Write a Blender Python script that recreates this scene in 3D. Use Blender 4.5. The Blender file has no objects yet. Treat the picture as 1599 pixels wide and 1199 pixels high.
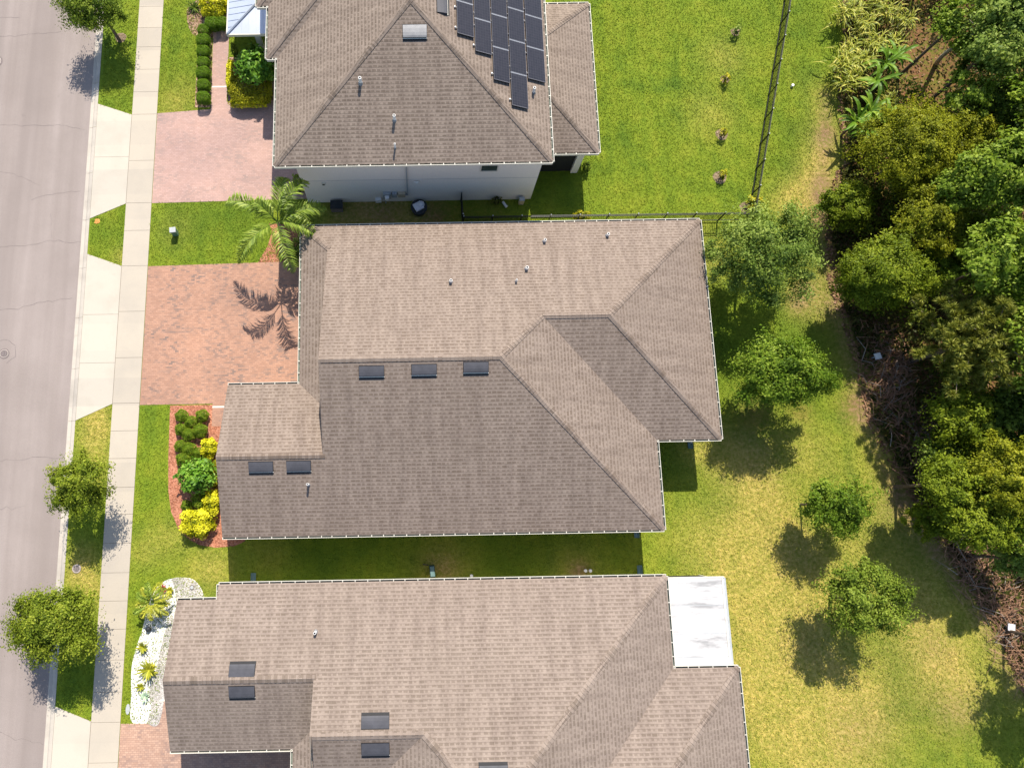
import bpy, math, random
import numpy as np
from mathutils import Vector, Matrix, Euler
R = math.radians
S = bpy.context.scene
COL = S.collection
random.seed(7)
RNG = np.random.default_rng(11)

# ------------------------------------------------------------------ camera
CAM_H, FPX, PPX, PPY, TILT, ROLL = 39.0, 1080.0, 660.0, 600.0, R(10.8), R(-1.0)
cd = bpy.data.cameras.new('camera'); cam = bpy.data.objects.new('camera', cd); COL.objects.link(cam)
cd.sensor_fit = 'HORIZONTAL'; cd.sensor_width = 36.0; cd.lens = FPX / 1599 * 36
cd.shift_x = (799.5 - PPX) / 1599; cd.shift_y = 0.0
cd.clip_start = 0.5; cd.clip_end = 2000
cam.location = (0, 0, CAM_H); cam.rotation_euler = (TILT, 0, ROLL)
S.camera = cam
# ------------------------------------------------------------------ light
SUN_EL, SUN_AZ = R(50), math.atan2(.157, 1)
w = bpy.data.worlds.new('World'); S.world = w; w.use_nodes = True
nt = w.node_tree; bg = nt.nodes['Background']
sky = nt.nodes.new('ShaderNodeTexSky'); sky.sky_type = 'NISHITA'; sky.sun_disc = False
sky.sun_elevation = SUN_EL; sky.sun_rotation = SUN_AZ
nt.links.new(sky.outputs[0], bg.inputs[0]); bg.inputs[1].default_value = 0.115
sl = bpy.data.lights.new('sun', 'SUN'); sl.energy = 4.6; sl.angle = R(.5); sl.color = (1, .925, .81)
so = bpy.data.objects.new('sun', sl); COL.objects.link(so)
tos = Vector((math.sin(SUN_AZ) * math.cos(SUN_EL), math.cos(SUN_AZ) * math.cos(SUN_EL), math.sin(SUN_EL)))
so.rotation_euler = (-tos).to_track_quat('-Z', 'Y').to_euler()
S.view_settings.view_transform = 'Standard'; S.view_settings.look = 'None'
S.view_settings.gamma = 1; S.view_settings.exposure = 0.85
S.render.engine = 'CYCLES'
S.cycles.max_bounces = 6; S.cycles.transparent_max_bounces = 6; S.cycles.caustics_reflective = False

# survey: photo landmark (u, v) at height z -> place on the site, in metres
_Rm = Euler((TILT, 0, ROLL)).to_matrix()
def at(u, v, z=0.0):
    d = _Rm @ Vector(((u - PPX) / FPX, -(v - PPY) / FPX, -1)); s = (z - CAM_H) / d.z
    return (d.x * s, d.y * s, z)

# ------------------------------------------------------------------ materials
class NT:
    def __init__(s, name):
        s.m = bpy.data.materials.new(name); s.m.use_nodes = True; s.t = s.m.node_tree
        s.b = s.t.nodes['Principled BSDF']; s.out = s.t.nodes['Material Output']
    def n(s, typ, ins=None, **kw):
        x = s.t.nodes.new(typ)
        for k, v in kw.items(): setattr(x, k, v)
        for k, v in (ins or {}).items():
            if hasattr(v, 'is_linked') or isinstance(v, bpy.types.NodeSocket): s.t.links.new(v, x.inputs[k])
            else: x.inputs[k].default_value = v
        return x
    def l(s, a, b): s.t.links.new(a, b)
    def noise(s, vec, scale, detail=4, rough=.55):
        return s.n('ShaderNodeTexNoise', {'Vector': vec, 'Scale': scale, 'Detail': detail, 'Roughness': rough}).outputs[0]
    def ramp(s, fac, stops):
        r = s.n('ShaderNodeValToRGB', {0: fac}); e = r.color_ramp.elements
        while len(e) < len(stops): e.new(.5)
        for q, (p, c) in zip(e, stops): q.position = p; q.color = (*c, 1) if len(c) == 3 else c
        return r.outputs[0]
    def mix(s, fac, a, b, mode='MIX'):
        x = s.n('ShaderNodeMix', data_type='RGBA', blend_type=mode)
        for k, v in ((0, fac), (6, a), (7, b)):
            if isinstance(v, bpy.types.NodeSocket): s.l(v, x.inputs[k])
            else: x.inputs[k].default_value = (*v, 1) if isinstance(v, tuple) and len(v) == 3 else v
        return x.outputs[2]
    def math(s, op, a, b=0.0, clamp=False):
        x = s.n('ShaderNodeMath', operation=op, use_clamp=clamp)
        for k, v in ((0, a), (1, b)):
            if isinstance(v, bpy.types.NodeSocket): s.l(v, x.inputs[k])
            else: x.inputs[k].default_value = v
        return x.outputs[0]
    def map(s, v, a, b, c=0.0, d=1.0):
        return s.n('ShaderNodeMapRange', {0: v, 1: a, 2: b, 3: c, 4: d}).outputs[0]
    def obj(s): return s.n('ShaderNodeTexCoord').outputs['Object']
    def pos(s): return s.n('ShaderNodeNewGeometry').outputs['Position']
    def uv(s): return s.n('ShaderNodeTexCoord').outputs['UV']
    def bump(s, h, strength=.4, dist=.02):
        s.l(s.n('ShaderNodeBump', {'Height': h, 'Strength': strength, 'Distance': dist}).outputs[0], s.b.inputs['Normal'])
    def done(s, col, rough=.85, spec=.2, metal=0):
        if isinstance(col, bpy.types.NodeSocket): s.l(col, s.b.inputs['Base Color'])
        else: s.b.inputs['Base Color'].default_value = (*col, 1)
        if isinstance(rough, bpy.types.NodeSocket): s.l(rough, s.b.inputs['Roughness'])
        else: s.b.inputs['Roughness'].default_value = rough
        s.b.inputs['Specular IOR Level'].default_value = spec; s.b.inputs['Metallic'].default_value = metal
        return s.m

def m_plain(name, c, rough=.6, var=.12, scale=6, spec=.3, metal=0):
    k = NT(name); f = k.noise(k.pos(), scale, 5)
    a = tuple(max(0, x * (1 - var)) for x in c); b = tuple(x * (1 + var) for x in c)
    return k.done(k.ramp(f, [(.3, a), (.7, b)]), rough, spec, metal)

def m_shingle(name, light, mid, dark):
    """laminated shingles: pale courses with broken dark tabs showing along each butt line"""
    k = NT(name); uv = k.uv(); sp = k.n('ShaderNodeSeparateXYZ', {0: uv}); row, cw = .20, .25
    wob = k.noise(uv, .9, 2)
    v = k.math('ADD', k.math('DIVIDE', sp.outputs[1], row), k.math('MULTIPLY', wob, .22))
    r = k.math('FLOOR', v); fv = k.math('FRACT', v)
    wn = k.n('ShaderNodeTexWhiteNoise', {'W': r}, noise_dimensions='1D').outputs[0]
    u = k.math('ADD', k.math('DIVIDE', sp.outputs[0], cw), k.math('ADD', k.math('MULTIPLY', r, .5), k.math('MULTIPLY', wn, .55)))
    c = k.math('FLOOR', u); fu = k.math('FRACT', u)
    h2 = k.n('ShaderNodeTexWhiteNoise', {'Vector': k.n('ShaderNodeCombineXYZ', {0: c, 1: r}).outputs[0]}, noise_dimensions='2D')
    ln = k.map(h2.outputs[0], 0, 1, .34, .92); hc = k.n('ShaderNodeSeparateColor', {0: h2.outputs[1]})
    tab = k.math('MULTIPLY', k.math('LESS_THAN', fu, ln), k.math('LESS_THAN', fv, k.map(hc.outputs[1], 0, 1, .42, .62)))
    butt = k.math('MULTIPLY', k.math('LESS_THAN', fv, .12), .5)  # shadow line along each course's lower edge, painted into the colour
    base = k.mix(k.map(hc.outputs[2], 0, 1, 0, .5), light, tuple(x * .86 for x in light))
    col = k.mix(k.math('MULTIPLY', tab, k.map(hc.outputs[0], 0, 1, .55, 1.0)), base, mid)
    col = k.mix(butt, col, dark)
    big = k.noise(k.pos(), .35, 3); fine = k.noise(k.pos(), 38, 3, .7); med = k.noise(k.pos(), 2.3, 3)
    st = k.noise(k.n('ShaderNodeCombineXYZ', {0: k.math('MULTIPLY', sp.outputs[0], 2.0), 1: k.math('MULTIPLY', sp.outputs[1], .18)}).outputs[0], 1.3, 3)
    col = k.mix(k.map(big, .4, .7, 0, .3), col, tuple(a * .5 + b * .45 for a, b in zip(light, mid)))
    col = k.mix(1.0, col, k.ramp(med, [(.3, (.92, .91, .91)), (.7, (1.05, 1.05, 1.05))]), 'MULTIPLY')
    col = k.mix(1.0, col, k.ramp(st, [(.3, (.85, .84, .84)), (.6, (1.05, 1.05, 1.05))]), 'MULTIPLY')
    col = k.mix(1.0, col, k.ramp(fine, [(.25, (.85, .85, .85)), (.75, (1.13, 1.13, 1.12))]), 'MULTIPLY')
    h = k.math('ADD', k.math('SUBTRACT', 1.0, fv), k.math('MULTIPLY', k.math('SUBTRACT', 1.0, tab), .7))
    k.bump(h, .5, .016)
    return k.done(col, .92, .12)

def m_paver(name, cols, bw=.21, rh=.105, rot=0.0):
    k = NT(name); p = k.n('ShaderNodeMapping', {'Vector': k.pos(), 'Rotation': (0, 0, rot)}).outputs[0]
    br = k.n('ShaderNodeTexBrick', {'Vector': p, 'Color1': (*cols[0], 1), 'Color2': (*cols[1], 1), 'Mortar': (*cols[2], 1), 'Scale': 1.0,
             'Mortar Size': .009, 'Mortar Smooth': .3, 'Bias': 0.0, 'Brick Width': bw, 'Row Height': rh})
    sp = k.n('ShaderNodeSeparateXYZ', {0: p})
    r = k.math('FLOOR', k.math('DIVIDE', sp.outputs[1], rh))
    cx = k.math('FLOOR', k.math('DIVIDE', k.math('ADD', sp.outputs[0], k.math('MULTIPLY', k.math('MODULO', r, 2.0), bw / 2)), bw))
    wn = k.n('ShaderNodeTexWhiteNoise', {'Vector': k.n('ShaderNodeCombineXYZ', {0: cx, 1: r}).outputs[0]}, noise_dimensions='2D').outputs[0]
    blotch = k.noise(k.pos(), .8, 4, .6)
    g = k.math('MULTIPLY', k.map(wn, .5, .9, 0, 1), k.map(blotch, .42, .62, 0.1, 1.0))
    c = k.mix(g, br.outputs[0], cols[3])
    c = k.mix(1.0, c, k.ramp(k.noise(k.pos(), .33, 3), [(.3, (.86, .86, .88)), (.7, (1.1, 1.06, 1.03))]), 'MULTIPLY')
    c = k.mix(1.0, c, k.ramp(k.noise(k.pos(), 45, 2), [(.3, (.88, .88, .88)), (.7, (1.1, 1.1, 1.1))]), 'MULTIPLY')
    k.bump(br.outputs[1], -.4, .006)
    return k.done(c, .9, .15)

def m_concrete(name, base, stain=.5, dark=(.33, .3, .26)):
    k = NT(name); p = k.pos()
    a = k.noise(p, .5, 4, .6); b = k.noise(p, 2.4, 5, .65); c2 = k.noise(p, 40, 3)
    c = k.mix(k.map(a, .48, .75, 0, stain), base, dark)
    c = k.mix(k.map(b, .58, .8, 0, stain * .7), c, dark)
    sl_ = k.math('FLOOR', k.math('DIVIDE', k.n('ShaderNodeSeparateXYZ', {0: p}).outputs[1], 1.62))
    c = k.mix(1.0, c, k.ramp(k.n('ShaderNodeTexWhiteNoise', {'W': sl_}, noise_dimensions='1D').outputs[0], [(0, (.94, .94, .945)), (1, (1.05, 1.045, 1.03))]), 'MULTIPLY')
    c = k.mix(1.0, c, k.ramp(c2, [(.3, (.92, .92, .92)), (.7, (1.06, 1.06, 1.05))]), 'MULTIPLY')
    blot = k.noise(p, 6, 5, .75); c = k.mix(k.map(blot, .66, .8, 0, stain * .8), c, tuple(x * .8 for x in dark))
    k.bump(c2, .25, .004)
    return k.done(c, .9, .15)

def m_asphalt():
    k = NT('asphalt'); p = k.pos()
    st = k.noise(k.n('ShaderNodeMapping', {'Vector': p, 'Scale': (1.5, .05, 1)}).outputs[0], 1.0, 4)
    big = k.noise(p, .22, 4, .6); fine = k.noise(p, 28, 4, .75); sp = k.noise(p, 7, 4, .7)
    c = k.ramp(st, [(.3, (.235, .198, .180)), (.7, (.285, .243, .224))])
    c = k.mix(k.map(big, .42, .66, 0, .45), c, (.20, .168, .152))
    c = k.mix(1.0, c, k.ramp(fine, [(.25, (.8, .8, .8)), (.75, (1.16, 1.16, 1.16))]), 'MULTIPLY')
    c = k.mix(k.map(sp, .66, .8, 0, .5), c, (.13, .11, .105))
    tyre = k.noise(k.n('ShaderNodeMapping', {'Vector': p, 'Scale': (.55, .02, 1)}).outputs[0], 1.0, 2)
    c = k.mix(k.map(tyre, .5, .62, 0, .32), c, (.17, .142, .13))
    oil = k.noise(p, 1.1, 5, .7); c = k.mix(k.map(oil, .68, .78, 0, .5), c, (.12, .10, .095))
    k.bump(fine, .4, .006)
    return k.done(c, .9, .2)

def m_lawn(blades=False):
    k = NT('turf_blades' if blades else 'turf'); p = k.pos()
    z = k.n('ShaderNodeAttribute', attribute_name='zone').outputs['Color']; s = k.n('ShaderNodeSeparateColor', {0: z})
    n1 = k.noise(p, .9, 4, .6); n2 = k.noise(p, 5, 5, .65); n3 = k.noise(p, 24, 4, .7); n4 = k.noise(p, .25, 3)
    str_ = k.noise(k.n('ShaderNodeMapping', {'Vector': p, 'Scale': (1.1, .07, 1), 'Rotation': (0, 0, .12)}).outputs[0], 1.0, 3)
    mixn = k.math('ADD', k.math('MULTIPLY', n1, .4), k.math('ADD', k.math('MULTIPLY', n4, .35), k.math('MULTIPLY', str_, .25)))
    c = k.ramp(mixn, [(.36, (.088, .152, .013)), (.5, (.162, .222, .017)), (.64, (.245, .272, .028))])
    c = k.mix(k.map(n4, .42, .62, 0, .35), c, (.15, .205, .014))
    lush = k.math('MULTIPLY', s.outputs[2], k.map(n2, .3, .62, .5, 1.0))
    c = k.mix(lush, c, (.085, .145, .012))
    dry = k.math('MULTIPLY', s.outputs[0], k.map(k.math('ADD', k.math('MULTIPLY', n1, .5), k.math('MULTIPLY', n2, .5)), .32, .60, .4, 1.0))
    c = k.mix(dry, c, k.ramp(n2, [(.3, (.36, .305, .06)), (.7, (.48, .37, .12))]))
    soil = k.math('MULTIPLY', s.outputs[1], k.map(k.math('ADD', k.math('MULTIPLY', n2, .6), k.math('MULTIPLY', n1, .4)), .34, .56, .2, 1.0), True)
    dk = k.mix(k.map(s.outputs[0], .1, .4), (.72, .56, .46), (1.0, 1.0, 1.0))
    c = k.mix(soil, c, k.mix(1.0, k.ramp(n2, [(.3, (.13, .075, .045)), (.55, (.25, .155, .095)), (.75, (.37, .25, .165))]), dk, 'MULTIPLY'))
    c = k.mix(1.0, c, k.ramp(n2, [(.28, (.76, .79, .72)), (.72, (1.15, 1.14, 1.1))]), 'MULTIPLY')
    c = k.mix(1.0, c, k.ramp(n3, [(.25, (.66, .68, .6)), (.75, (1.26, 1.24, 1.2))]), 'MULTIPLY')
    if blades:
        t = k.n('ShaderNodeAttribute', attribute_name='tint').outputs['Fac']
        c = k.mix(1.0, c, k.ramp(t, [(0, (.70, .76, .66)), (1, (1.32, 1.27, 1.15))]), 'MULTIPLY')
    else: k.bump(k.math('ADD', n3, k.math('MULTIPLY', n2, .6)), .9, .05)
    return k.done(c, .85, .15)

def m_leaf(name, a, b, c3, trans=.32, gloss=.10):
    k = NT(name)
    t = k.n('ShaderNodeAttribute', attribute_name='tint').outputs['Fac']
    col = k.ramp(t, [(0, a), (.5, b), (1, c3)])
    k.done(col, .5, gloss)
    tr = k.n('ShaderNodeBsdfTranslucent', {0: k.mix(1.0, col, (1.25, 1.2, .6), 'MULTIPLY')})
    mx = k.n('ShaderNodeMixShader', {0: trans}); k.l(k.b.outputs[0], mx.inputs[1]); k.l(tr.outputs[0], mx.inputs[2])
    k.l(mx.outputs[0], k.out.inputs[0])
    return k.m

def m_mulch(name, c1, c2, c3, sc=14):
    k = NT(name); p = k.pos(); v = k.n('ShaderNodeTexVoronoi', {'Vector': p, 'Scale': sc})
    n = k.noise(p, 1.2, 4)
    c = k.ramp(k.n('ShaderNodeSeparateColor', {0: v.outputs['Color']}).outputs[0], [(.1, c1), (.5, c2), (.9, c3)])
    c = k.mix(1.0, c, k.ramp(n, [(.3, (.75, .75, .75)), (.7, (1.12, 1.1, 1.08))]), 'MULTIPLY')
    k.bump(v.outputs['Distance'], .8, .03)
    return k.done(c, .95, .1)

M = dict(
    roof2=m_shingle('roof_shingle_tan', (.232, .186, .155), (.146, .112, .088), (.115, .086, .072)),
    roof1=m_shingle('roof_shingle_brown', (.234, .188, .155), (.136, .106, .084), (.095, .08, .065)),
    roof3=m_shingle('roof_shingle_sand', (.240, .194, .164), (.156, .124, .100), (.125, .096, .082)),
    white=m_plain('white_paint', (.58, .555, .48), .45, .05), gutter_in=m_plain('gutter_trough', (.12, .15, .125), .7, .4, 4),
    wall1=m_plain('stucco_pale_grey', (.74, .70, .64), .9, .05, 25, .15), wall2=m_plain('stucco_cream', (.62, .58, .50), .9, .06, 25, .15),
    glass=m_plain('window_glass', (.05, .07, .06), .08, .3, 1, .6), black=m_plain('black_metal', (.014, .014, .015), .45, .3, 8, .4),
    screen=m_plain('dark_screen', (.02, .02, .02), .8, .3, 8), vent=m_plain('vent_metal', (.055, .056, .066), .6, .15, 3, .25, 0),
    vent_dark=m_plain('vent_slot', (.02, .02, .022), .7), vent_grey=m_plain('vent_galvanised', (.24, .24, .245), .6, .15, 3, .3, .2),
    pvc=m_plain('white_pipe', (.72, .72, .70), .5, .06), metal_roof=None, teal=m_plain('teal_plastic_shade_tint', (.10, .17, .17), .6, .15),
    road=m_asphalt(), crack=m_plain('crack_filler', (.13, .11, .105), .9),
    walk=m_concrete('sidewalk_concrete', (.40, .355, .295), .55), apron=m_concrete('apron_concrete', (.435, .395, .335), .35, (.30, .27, .225)),
    kerb=m_concrete('kerb_concrete', (.42, .38, .33), .6, (.20, .18, .16)), joint=m_plain('joint', (.16, .13, .10), .9),
    pave1=m_paver('paver_rose', ((.42, .285, .25), (.36, .24, .205), (.30, .215, .185), (.30, .22, .195))),
    pave2=m_paver('paver_terracotta', ((.40, .235, .165), (.32, .185, .13), (.28, .18, .135), (.19, .14, .12))),
    pave3=m_paver('paver_clay', ((.43, .29, .22), (.35, .225, .17), (.26, .17, .13), (.26, .18, .15))),
    turf=m_lawn(), blades=m_lawn(True),
    mulch=m_mulch('red_mulch', (.25, .10, .06), (.37, .15, .09), (.46, .215, .14)),
    leaflitter=m_mulch('brown_mulch', (.10, .06, .04), (.25, .15, .10), (.40, .27, .19), 10),
    mulchdull=m_mulch('weathered_mulch', (.12, .09, .055), (.20, .15, .095), (.29, .22, .15), 12),
    gravel=m_mulch('white_gravel', (.58, .57, .55), (.82, .81, .79), (.9, .89, .87), 22), greygravel=m_mulch('grey_gravel', (.28, .26, .25), (.42, .40, .38), (.55, .53, .50), 26),
    bark=m_plain('bark', (.13, .095, .07), .95, .4, 12, .1), barkpale=m_plain('bark_pale', (.30, .24, .19), .95, .3, 12, .1), twig=m_plain('dead_twigs', (.30, .175, .11), .95, .45, 5, .1),
    dead=m_plain('dead_branch_grey', (.33, .29, .25), .9, .25, 9, .1),
    solar=None, solar_frame=m_plain('panel_frame', (.10, .10, .115), .5, .1), rail=m_plain('aluminium_rail', (.55, .55, .56), .35, .08, 4, .5, .8),
    grey=m_plain('grey_box', (.34, .36, .37), .6, .1), beige=m_plain('beige_box', (.45, .38, .27), .7, .1), green_box=m_plain('green_cabinet', (.12, .2, .13), .5, .1),
    iron=m_plain('cast_iron', (.15, .125, .12), .75, .35, 14, .3), orange=m_plain('orange_paint', (.62, .26, .07), .8, .15), concrete_ring=m_concrete('lid_concrete', (.36, .31, .28), .4),
    darkgreen=m_plain('dark_green_plastic', (.025, .06, .045), .5, .2), bag=m_plain('white_bag', (.62, .62, .66), .5, .1), blackball=m_plain('black_pot', (.02, .025, .03), .5),
    L_street=m_leaf('leaf_street', (0.06, 0.095, 0.009), (0.165, 0.22, 0.016), (0.34, 0.38, 0.045)),
    L_elm=m_leaf('leaf_elm', (0.055, 0.1, 0.014), (0.155, 0.23, 0.034), (0.32, 0.39, 0.085)),
    L_elm2=m_leaf('leaf_oak_bright', (0.045, 0.085, 0.007), (0.12, 0.2, 0.014), (0.27, 0.345, 0.04)),
    L_live=m_leaf('leaf_live_oak', (0.055, 0.095, 0.01), (0.145, 0.21, 0.02), (0.28, 0.345, 0.05)),
    L_olive=m_leaf('leaf_olive', (0.08, 0.095, 0.006), (0.2, 0.225, 0.012), (0.34, 0.345, 0.025)),
    L_olive2=m_leaf('leaf_moss', (0.065, 0.095, 0.006), (0.16, 0.215, 0.013), (0.29, 0.335, 0.028)),
    L_bright=m_leaf('leaf_bright', (0.07, 0.125, 0.01), (0.17, 0.25, 0.02), (0.34, 0.42, 0.07)),
    L_dark=m_leaf('leaf_dark', (0.03, 0.055, 0.008), (0.075, 0.12, 0.014), (0.18, 0.24, 0.03)),
    L_pine=m_leaf('pine_needles', (0.085, 0.105, 0.014), (0.2, 0.22, 0.032), (0.36, 0.36, 0.08), .2),
    L_box=m_leaf('leaf_boxwood', (0.065, 0.125, 0.009), (0.15, 0.235, 0.014), (0.26, 0.33, 0.028)),
    L_hedge=m_leaf('leaf_hedge', (0.05, 0.115, 0.007), (0.115, 0.215, 0.012), (0.18, 0.29, 0.02)),
    L_yellow=m_leaf('leaf_croton', (0.12, 0.15, 0.008), (0.5, 0.48, 0.012), (0.82, 0.78, 0.05), .2),
    L_yelgreen=m_leaf('leaf_croton_green', (0.09, 0.12, 0.008), (0.27, 0.27, 0.014), (0.5, 0.45, 0.03), .25),
    L_big=m_leaf('leaf_broad', (0.05, 0.14, 0.01), (0.12, 0.27, 0.018), (0.26, 0.42, 0.05), .3, .25),
    L_palm=m_leaf('leaf_palm', (0.06, 0.11, 0.01), (0.17, 0.25, 0.022), (0.38, 0.45, 0.075), .3, .3),
    L_ginger=m_leaf('leaf_ginger', (0.11, 0.16, 0.01), (0.29, 0.32, 0.022), (0.58, 0.52, 0.09), .3, .4),
    L_banana=m_leaf('leaf_banana', (0.06, 0.13, 0.008), (0.13, 0.25, 0.016), (0.27, 0.38, 0.045), .35, .25),
    L_agave=m_leaf('leaf_agave', (.10, .13, .01), (.30, .31, .02), (.52, .48, .05), .1, .4),
    L_paleagave=m_leaf('leaf_pale_agave', (.22, .32, .20), (.38, .5, .34), (.55, .65, .5), .1, .4),
    L_red=m_leaf('leaf_red', (.25, .02, .03), (.5, .03, .06), (.6, .10, .12), .2, .4),
    L_thick=m_leaf('leaf_thicket', (0.04, 0.062, 0.008), (0.11, 0.155, 0.015), (0.26, 0.3, 0.036)),
    L_under=m_leaf('leaf_undergrowth', (0.025, 0.032, 0.009), (0.07, 0.08, 0.016), (0.17, 0.16, 0.04)),
    L_brown=m_leaf('leaf_dead', (0.09, 0.05, 0.028), (0.23, 0.125, 0.075), (0.38, 0.23, 0.14), .1, .1),
)
def _metalroof():
    k = NT('standing_seam'); return k.done(k.ramp(k.noise(k.pos(), .8, 3), [(.3, (.46, .50, .58)), (.7, (.54, .58, .66))]), .35, .5, .55)
def _solar():
    k = NT('solar_cells'); uv = k.uv()
    b = k.n('ShaderNodeTexBrick', {'Vector': uv, 'Color1': (.016, .015, .020, 1), 'Color2': (.022, .020, .026, 1), 'Mortar': (.045, .043, .05, 1), 'Scale': 1.0,
        'Mortar Size': .006, 'Brick Width': .16, 'Row Height': .16}, offset=0.0)
    return k.done(b.outputs[0], .28, .4)
def _whiteroof():
    k = NT('white_membrane'); p = k.pos()
    n = k.noise(k.n('ShaderNodeMapping', {'Vector': p, 'Scale': (.35, 1.7, 1)}).outputs[0], 1.1, 5, .65)
    c = k.mix(k.map(n, .50, .64, 0, .75), (.50, .49, .485), (.20, .20, .20))
    return k.done(c, .6, .2)
M['metal_roof'] = _metalroof(); M['solar'] = _solar(); M['whiteroof'] = _whiteroof()

# ------------------------------------------------------------------ mesh helpers
class MB:
    def __init__(s): s.v = []; s.f = []; s.uv = []; s.mi = []; s.mats = []
    def _m(s, m):
        if m not in s.mats: s.mats.append(m)
        return s.mats.index(m)
    def face(s, pts, m, uv=None):
        i = len(s.v); s.v += [tuple(p) for p in pts]; s.f.append(list(range(i, i + len(pts))))
        s.uv.append(uv or [(p[0], p[1]) for p in pts]); s.mi.append(s._m(m)); return s
    def box(s, a, b, m, rot=0.0, c=None):
        x0, y0, z0 = a; x1, y1, z1 = b
        P = [Vector((x, y, z)) for z in (z0, z1) for (x, y) in ((x0, y0), (x1, y0), (x1, y1), (x0, y1))]
        if rot:
            c = Vector(c or ((x0 + x1) / 2, (y0 + y1) / 2, 0)); mt = Matrix.Rotation(rot, 3, 'Z')
            P = [mt @ (p - c) + c for p in P]
        for q in ((3, 2, 1, 0), (4, 5, 6, 7), (0, 1, 5, 4), (1, 2, 6, 5), (2, 3, 7, 6), (3, 0, 4, 7)): s.face([P[i] for i in q], m)
        return s
    def prism(s, pts, z0, z1, m, side=None):
        t = [(p[0], p[1], z1) for p in pts]; s.face(t, m)
        for i in range(len(pts)):
            a, b = pts[i], pts[(i + 1) % len(pts)]
            s.face([(a[0], a[1], z0), (b[0], b[1], z0), (b[0], b[1], z1), (a[0], a[1], z1)], side or m)
        return s
    def tube(s, path, rad, m, n=7):
        path = [Vector(p) for p in path]; rings = []
        for i, p in enumerate(path):
            d = (path[min(i + 1, len(path) - 1)] - path[max(i - 1, 0)]).normalized()
            u = d.orthogonal().normalized(); v = d.cross(u); r = rad[i] if isinstance(rad, (list, tuple)) else rad
            rings.append([p + (u * math.cos(2 * math.pi * k / n) + v * math.sin(2 * math.pi * k / n)) * r for k in range(n)])
        for a, b in zip(rings, rings[1:]):
            for k in range(n): s.face([a[k], a[(k + 1) % n], b[(k + 1) % n], b[k]], m)
        s.face(rings[-1], m); s.face(rings[0][::-1], m)
        return s
    def cyl(s, c, r, z0, z1, m, n=16, r1=None):
        r1 = r if r1 is None else r1
        A = [(c[0] + r * math.cos(2 * math.pi * k / n), c[1] + r * math.sin(2 * math.pi * k / n), z0) for k in range(n)]
        B = [(c[0] + r1 * math.cos(2 * math.pi * k / n), c[1] + r1 * math.sin(2 * math.pi * k / n), z1) for k in range(n)]
        for k in range(n): s.face([A[k], A[(k + 1) % n], B[(k + 1) % n], B[k]], m)
        s.face(B, m); return s
    def sphere(s, c, r, m, n=12, sz=1.0):
        for i in range(n // 2):
            for k in range(n):
                def q(i, k):
                    t = math.pi * i / (n // 2); f = 2 * math.pi * k / n
                    return (c[0] + r * math.sin(t) * math.cos(f), c[1] + r * math.sin(t) * math.sin(f), c[2] + r * sz * math.cos(t))
                P = [q(i, k), q(i + 1, k), q(i + 1, k + 1), q(i, k + 1)]
                if i == 0: P = [P[0], P[1], P[2]]
                elif i == n // 2 - 1: P = [P[0], P[1], P[3]]
                s.face(P, m)
        return s
    def build(s, name, parent=None, smooth=False, loc=None):
        me = bpy.data.meshes.new(name)
        o = Vector(loc) if loc else Vector((0, 0, 0))
        me.from_pydata([tuple(Vector(p) - o) for p in s.v], [], s.f)
        for m in s.mats: me.materials.append(m)
        l = me.uv_layers.new(name='UVMap')
        l.data.foreach_set('uv', [c for f in s.uv for p in f for c in p])
        me.polygons.foreach_set('material_index', s.mi)
        if smooth: me.polygons.foreach_set('use_smooth', [True] * len(s.f))
        me.update()
        ob = bpy.data.objects.new(name, me); COL.objects.link(ob); ob.location = o
        if parent:
            ob.parent = parent; ob.location = o - parent_origin(parent)
        return ob
def parent_origin(p):
    v = Vector((0, 0, 0))
    while p: v += p.location; p = p.parent
    return v
def thing(name, label, cat, loc=(0, 0, 0), group=None):
    o = bpy.data.objects.new(name, None); COL.objects.link(o); o.location = loc; o.empty_display_size = .2
    return tag(o, label, cat, group)
def tag(o, label, cat, group=None):
    o['label'] = label; o['category'] = cat
    if group: o['group'] = group
    return o
def kind(o, k='structure'): o['kind'] = k; return o
def P2(l, z=0): return [at(u, v, z)[:2] for u, v in l]
def dup(root, loc, label, rz=0.0, sc=1.0):
    r = root.copy(); COL.objects.link(r); r.location = loc; r.rotation_euler = (0, 0, rz); r['label'] = label
    r.scale = (sc, sc, sc) if not isinstance(sc, tuple) else sc
    for ch in list(root.children):
        c = ch.copy(); COL.objects.link(c); c.parent = r
        for g in list(ch.children): d = g.copy(); COL.objects.link(d); d.parent = c
    return r

def np_mesh(name, V, k, mat, tint=None, parent=None, loc=None, zone=None, smooth=False):
    """V: (n*k,3) vertices, faces of k consecutive vertices"""
    n = len(V) // k; me = bpy.data.meshes.new(name)
    V = V - (np.array(loc) if loc is not None else 0)
    me.vertices.add(len(V)); me.vertices.foreach_set('co', V.astype(np.float32).ravel())
    me.loops.add(len(V)); me.loops.foreach_set('vertex_index', np.arange(len(V), dtype=np.int32))
    me.polygons.add(n); me.polygons.foreach_set('loop_start', np.arange(0, len(V), k, dtype=np.int32))
    me.update(calc_edges=True)
    if tint is not None: me.attributes.new('tint', 'FLOAT', 'POINT').data.foreach_set('value', np.repeat(tint, k).astype(np.float32))
    if zone is not None: me.attributes.new('zone', 'FLOAT_COLOR', 'POINT').data.foreach_set('color', np.repeat(zone, k, 0).astype(np.float32).ravel())
    me.materials.append(mat)
    ob = bpy.data.objects.new(name, me); COL.objects.link(ob)
    if loc is not None: ob.location = loc
    if parent:
        ob.parent = parent; ob.location = Vector(loc if loc is not None else (0, 0, 0)) - parent_origin(parent)
    return ob
def unit(a): return a / (np.linalg.norm(a, axis=1, keepdims=True) + 1e-9)
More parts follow.
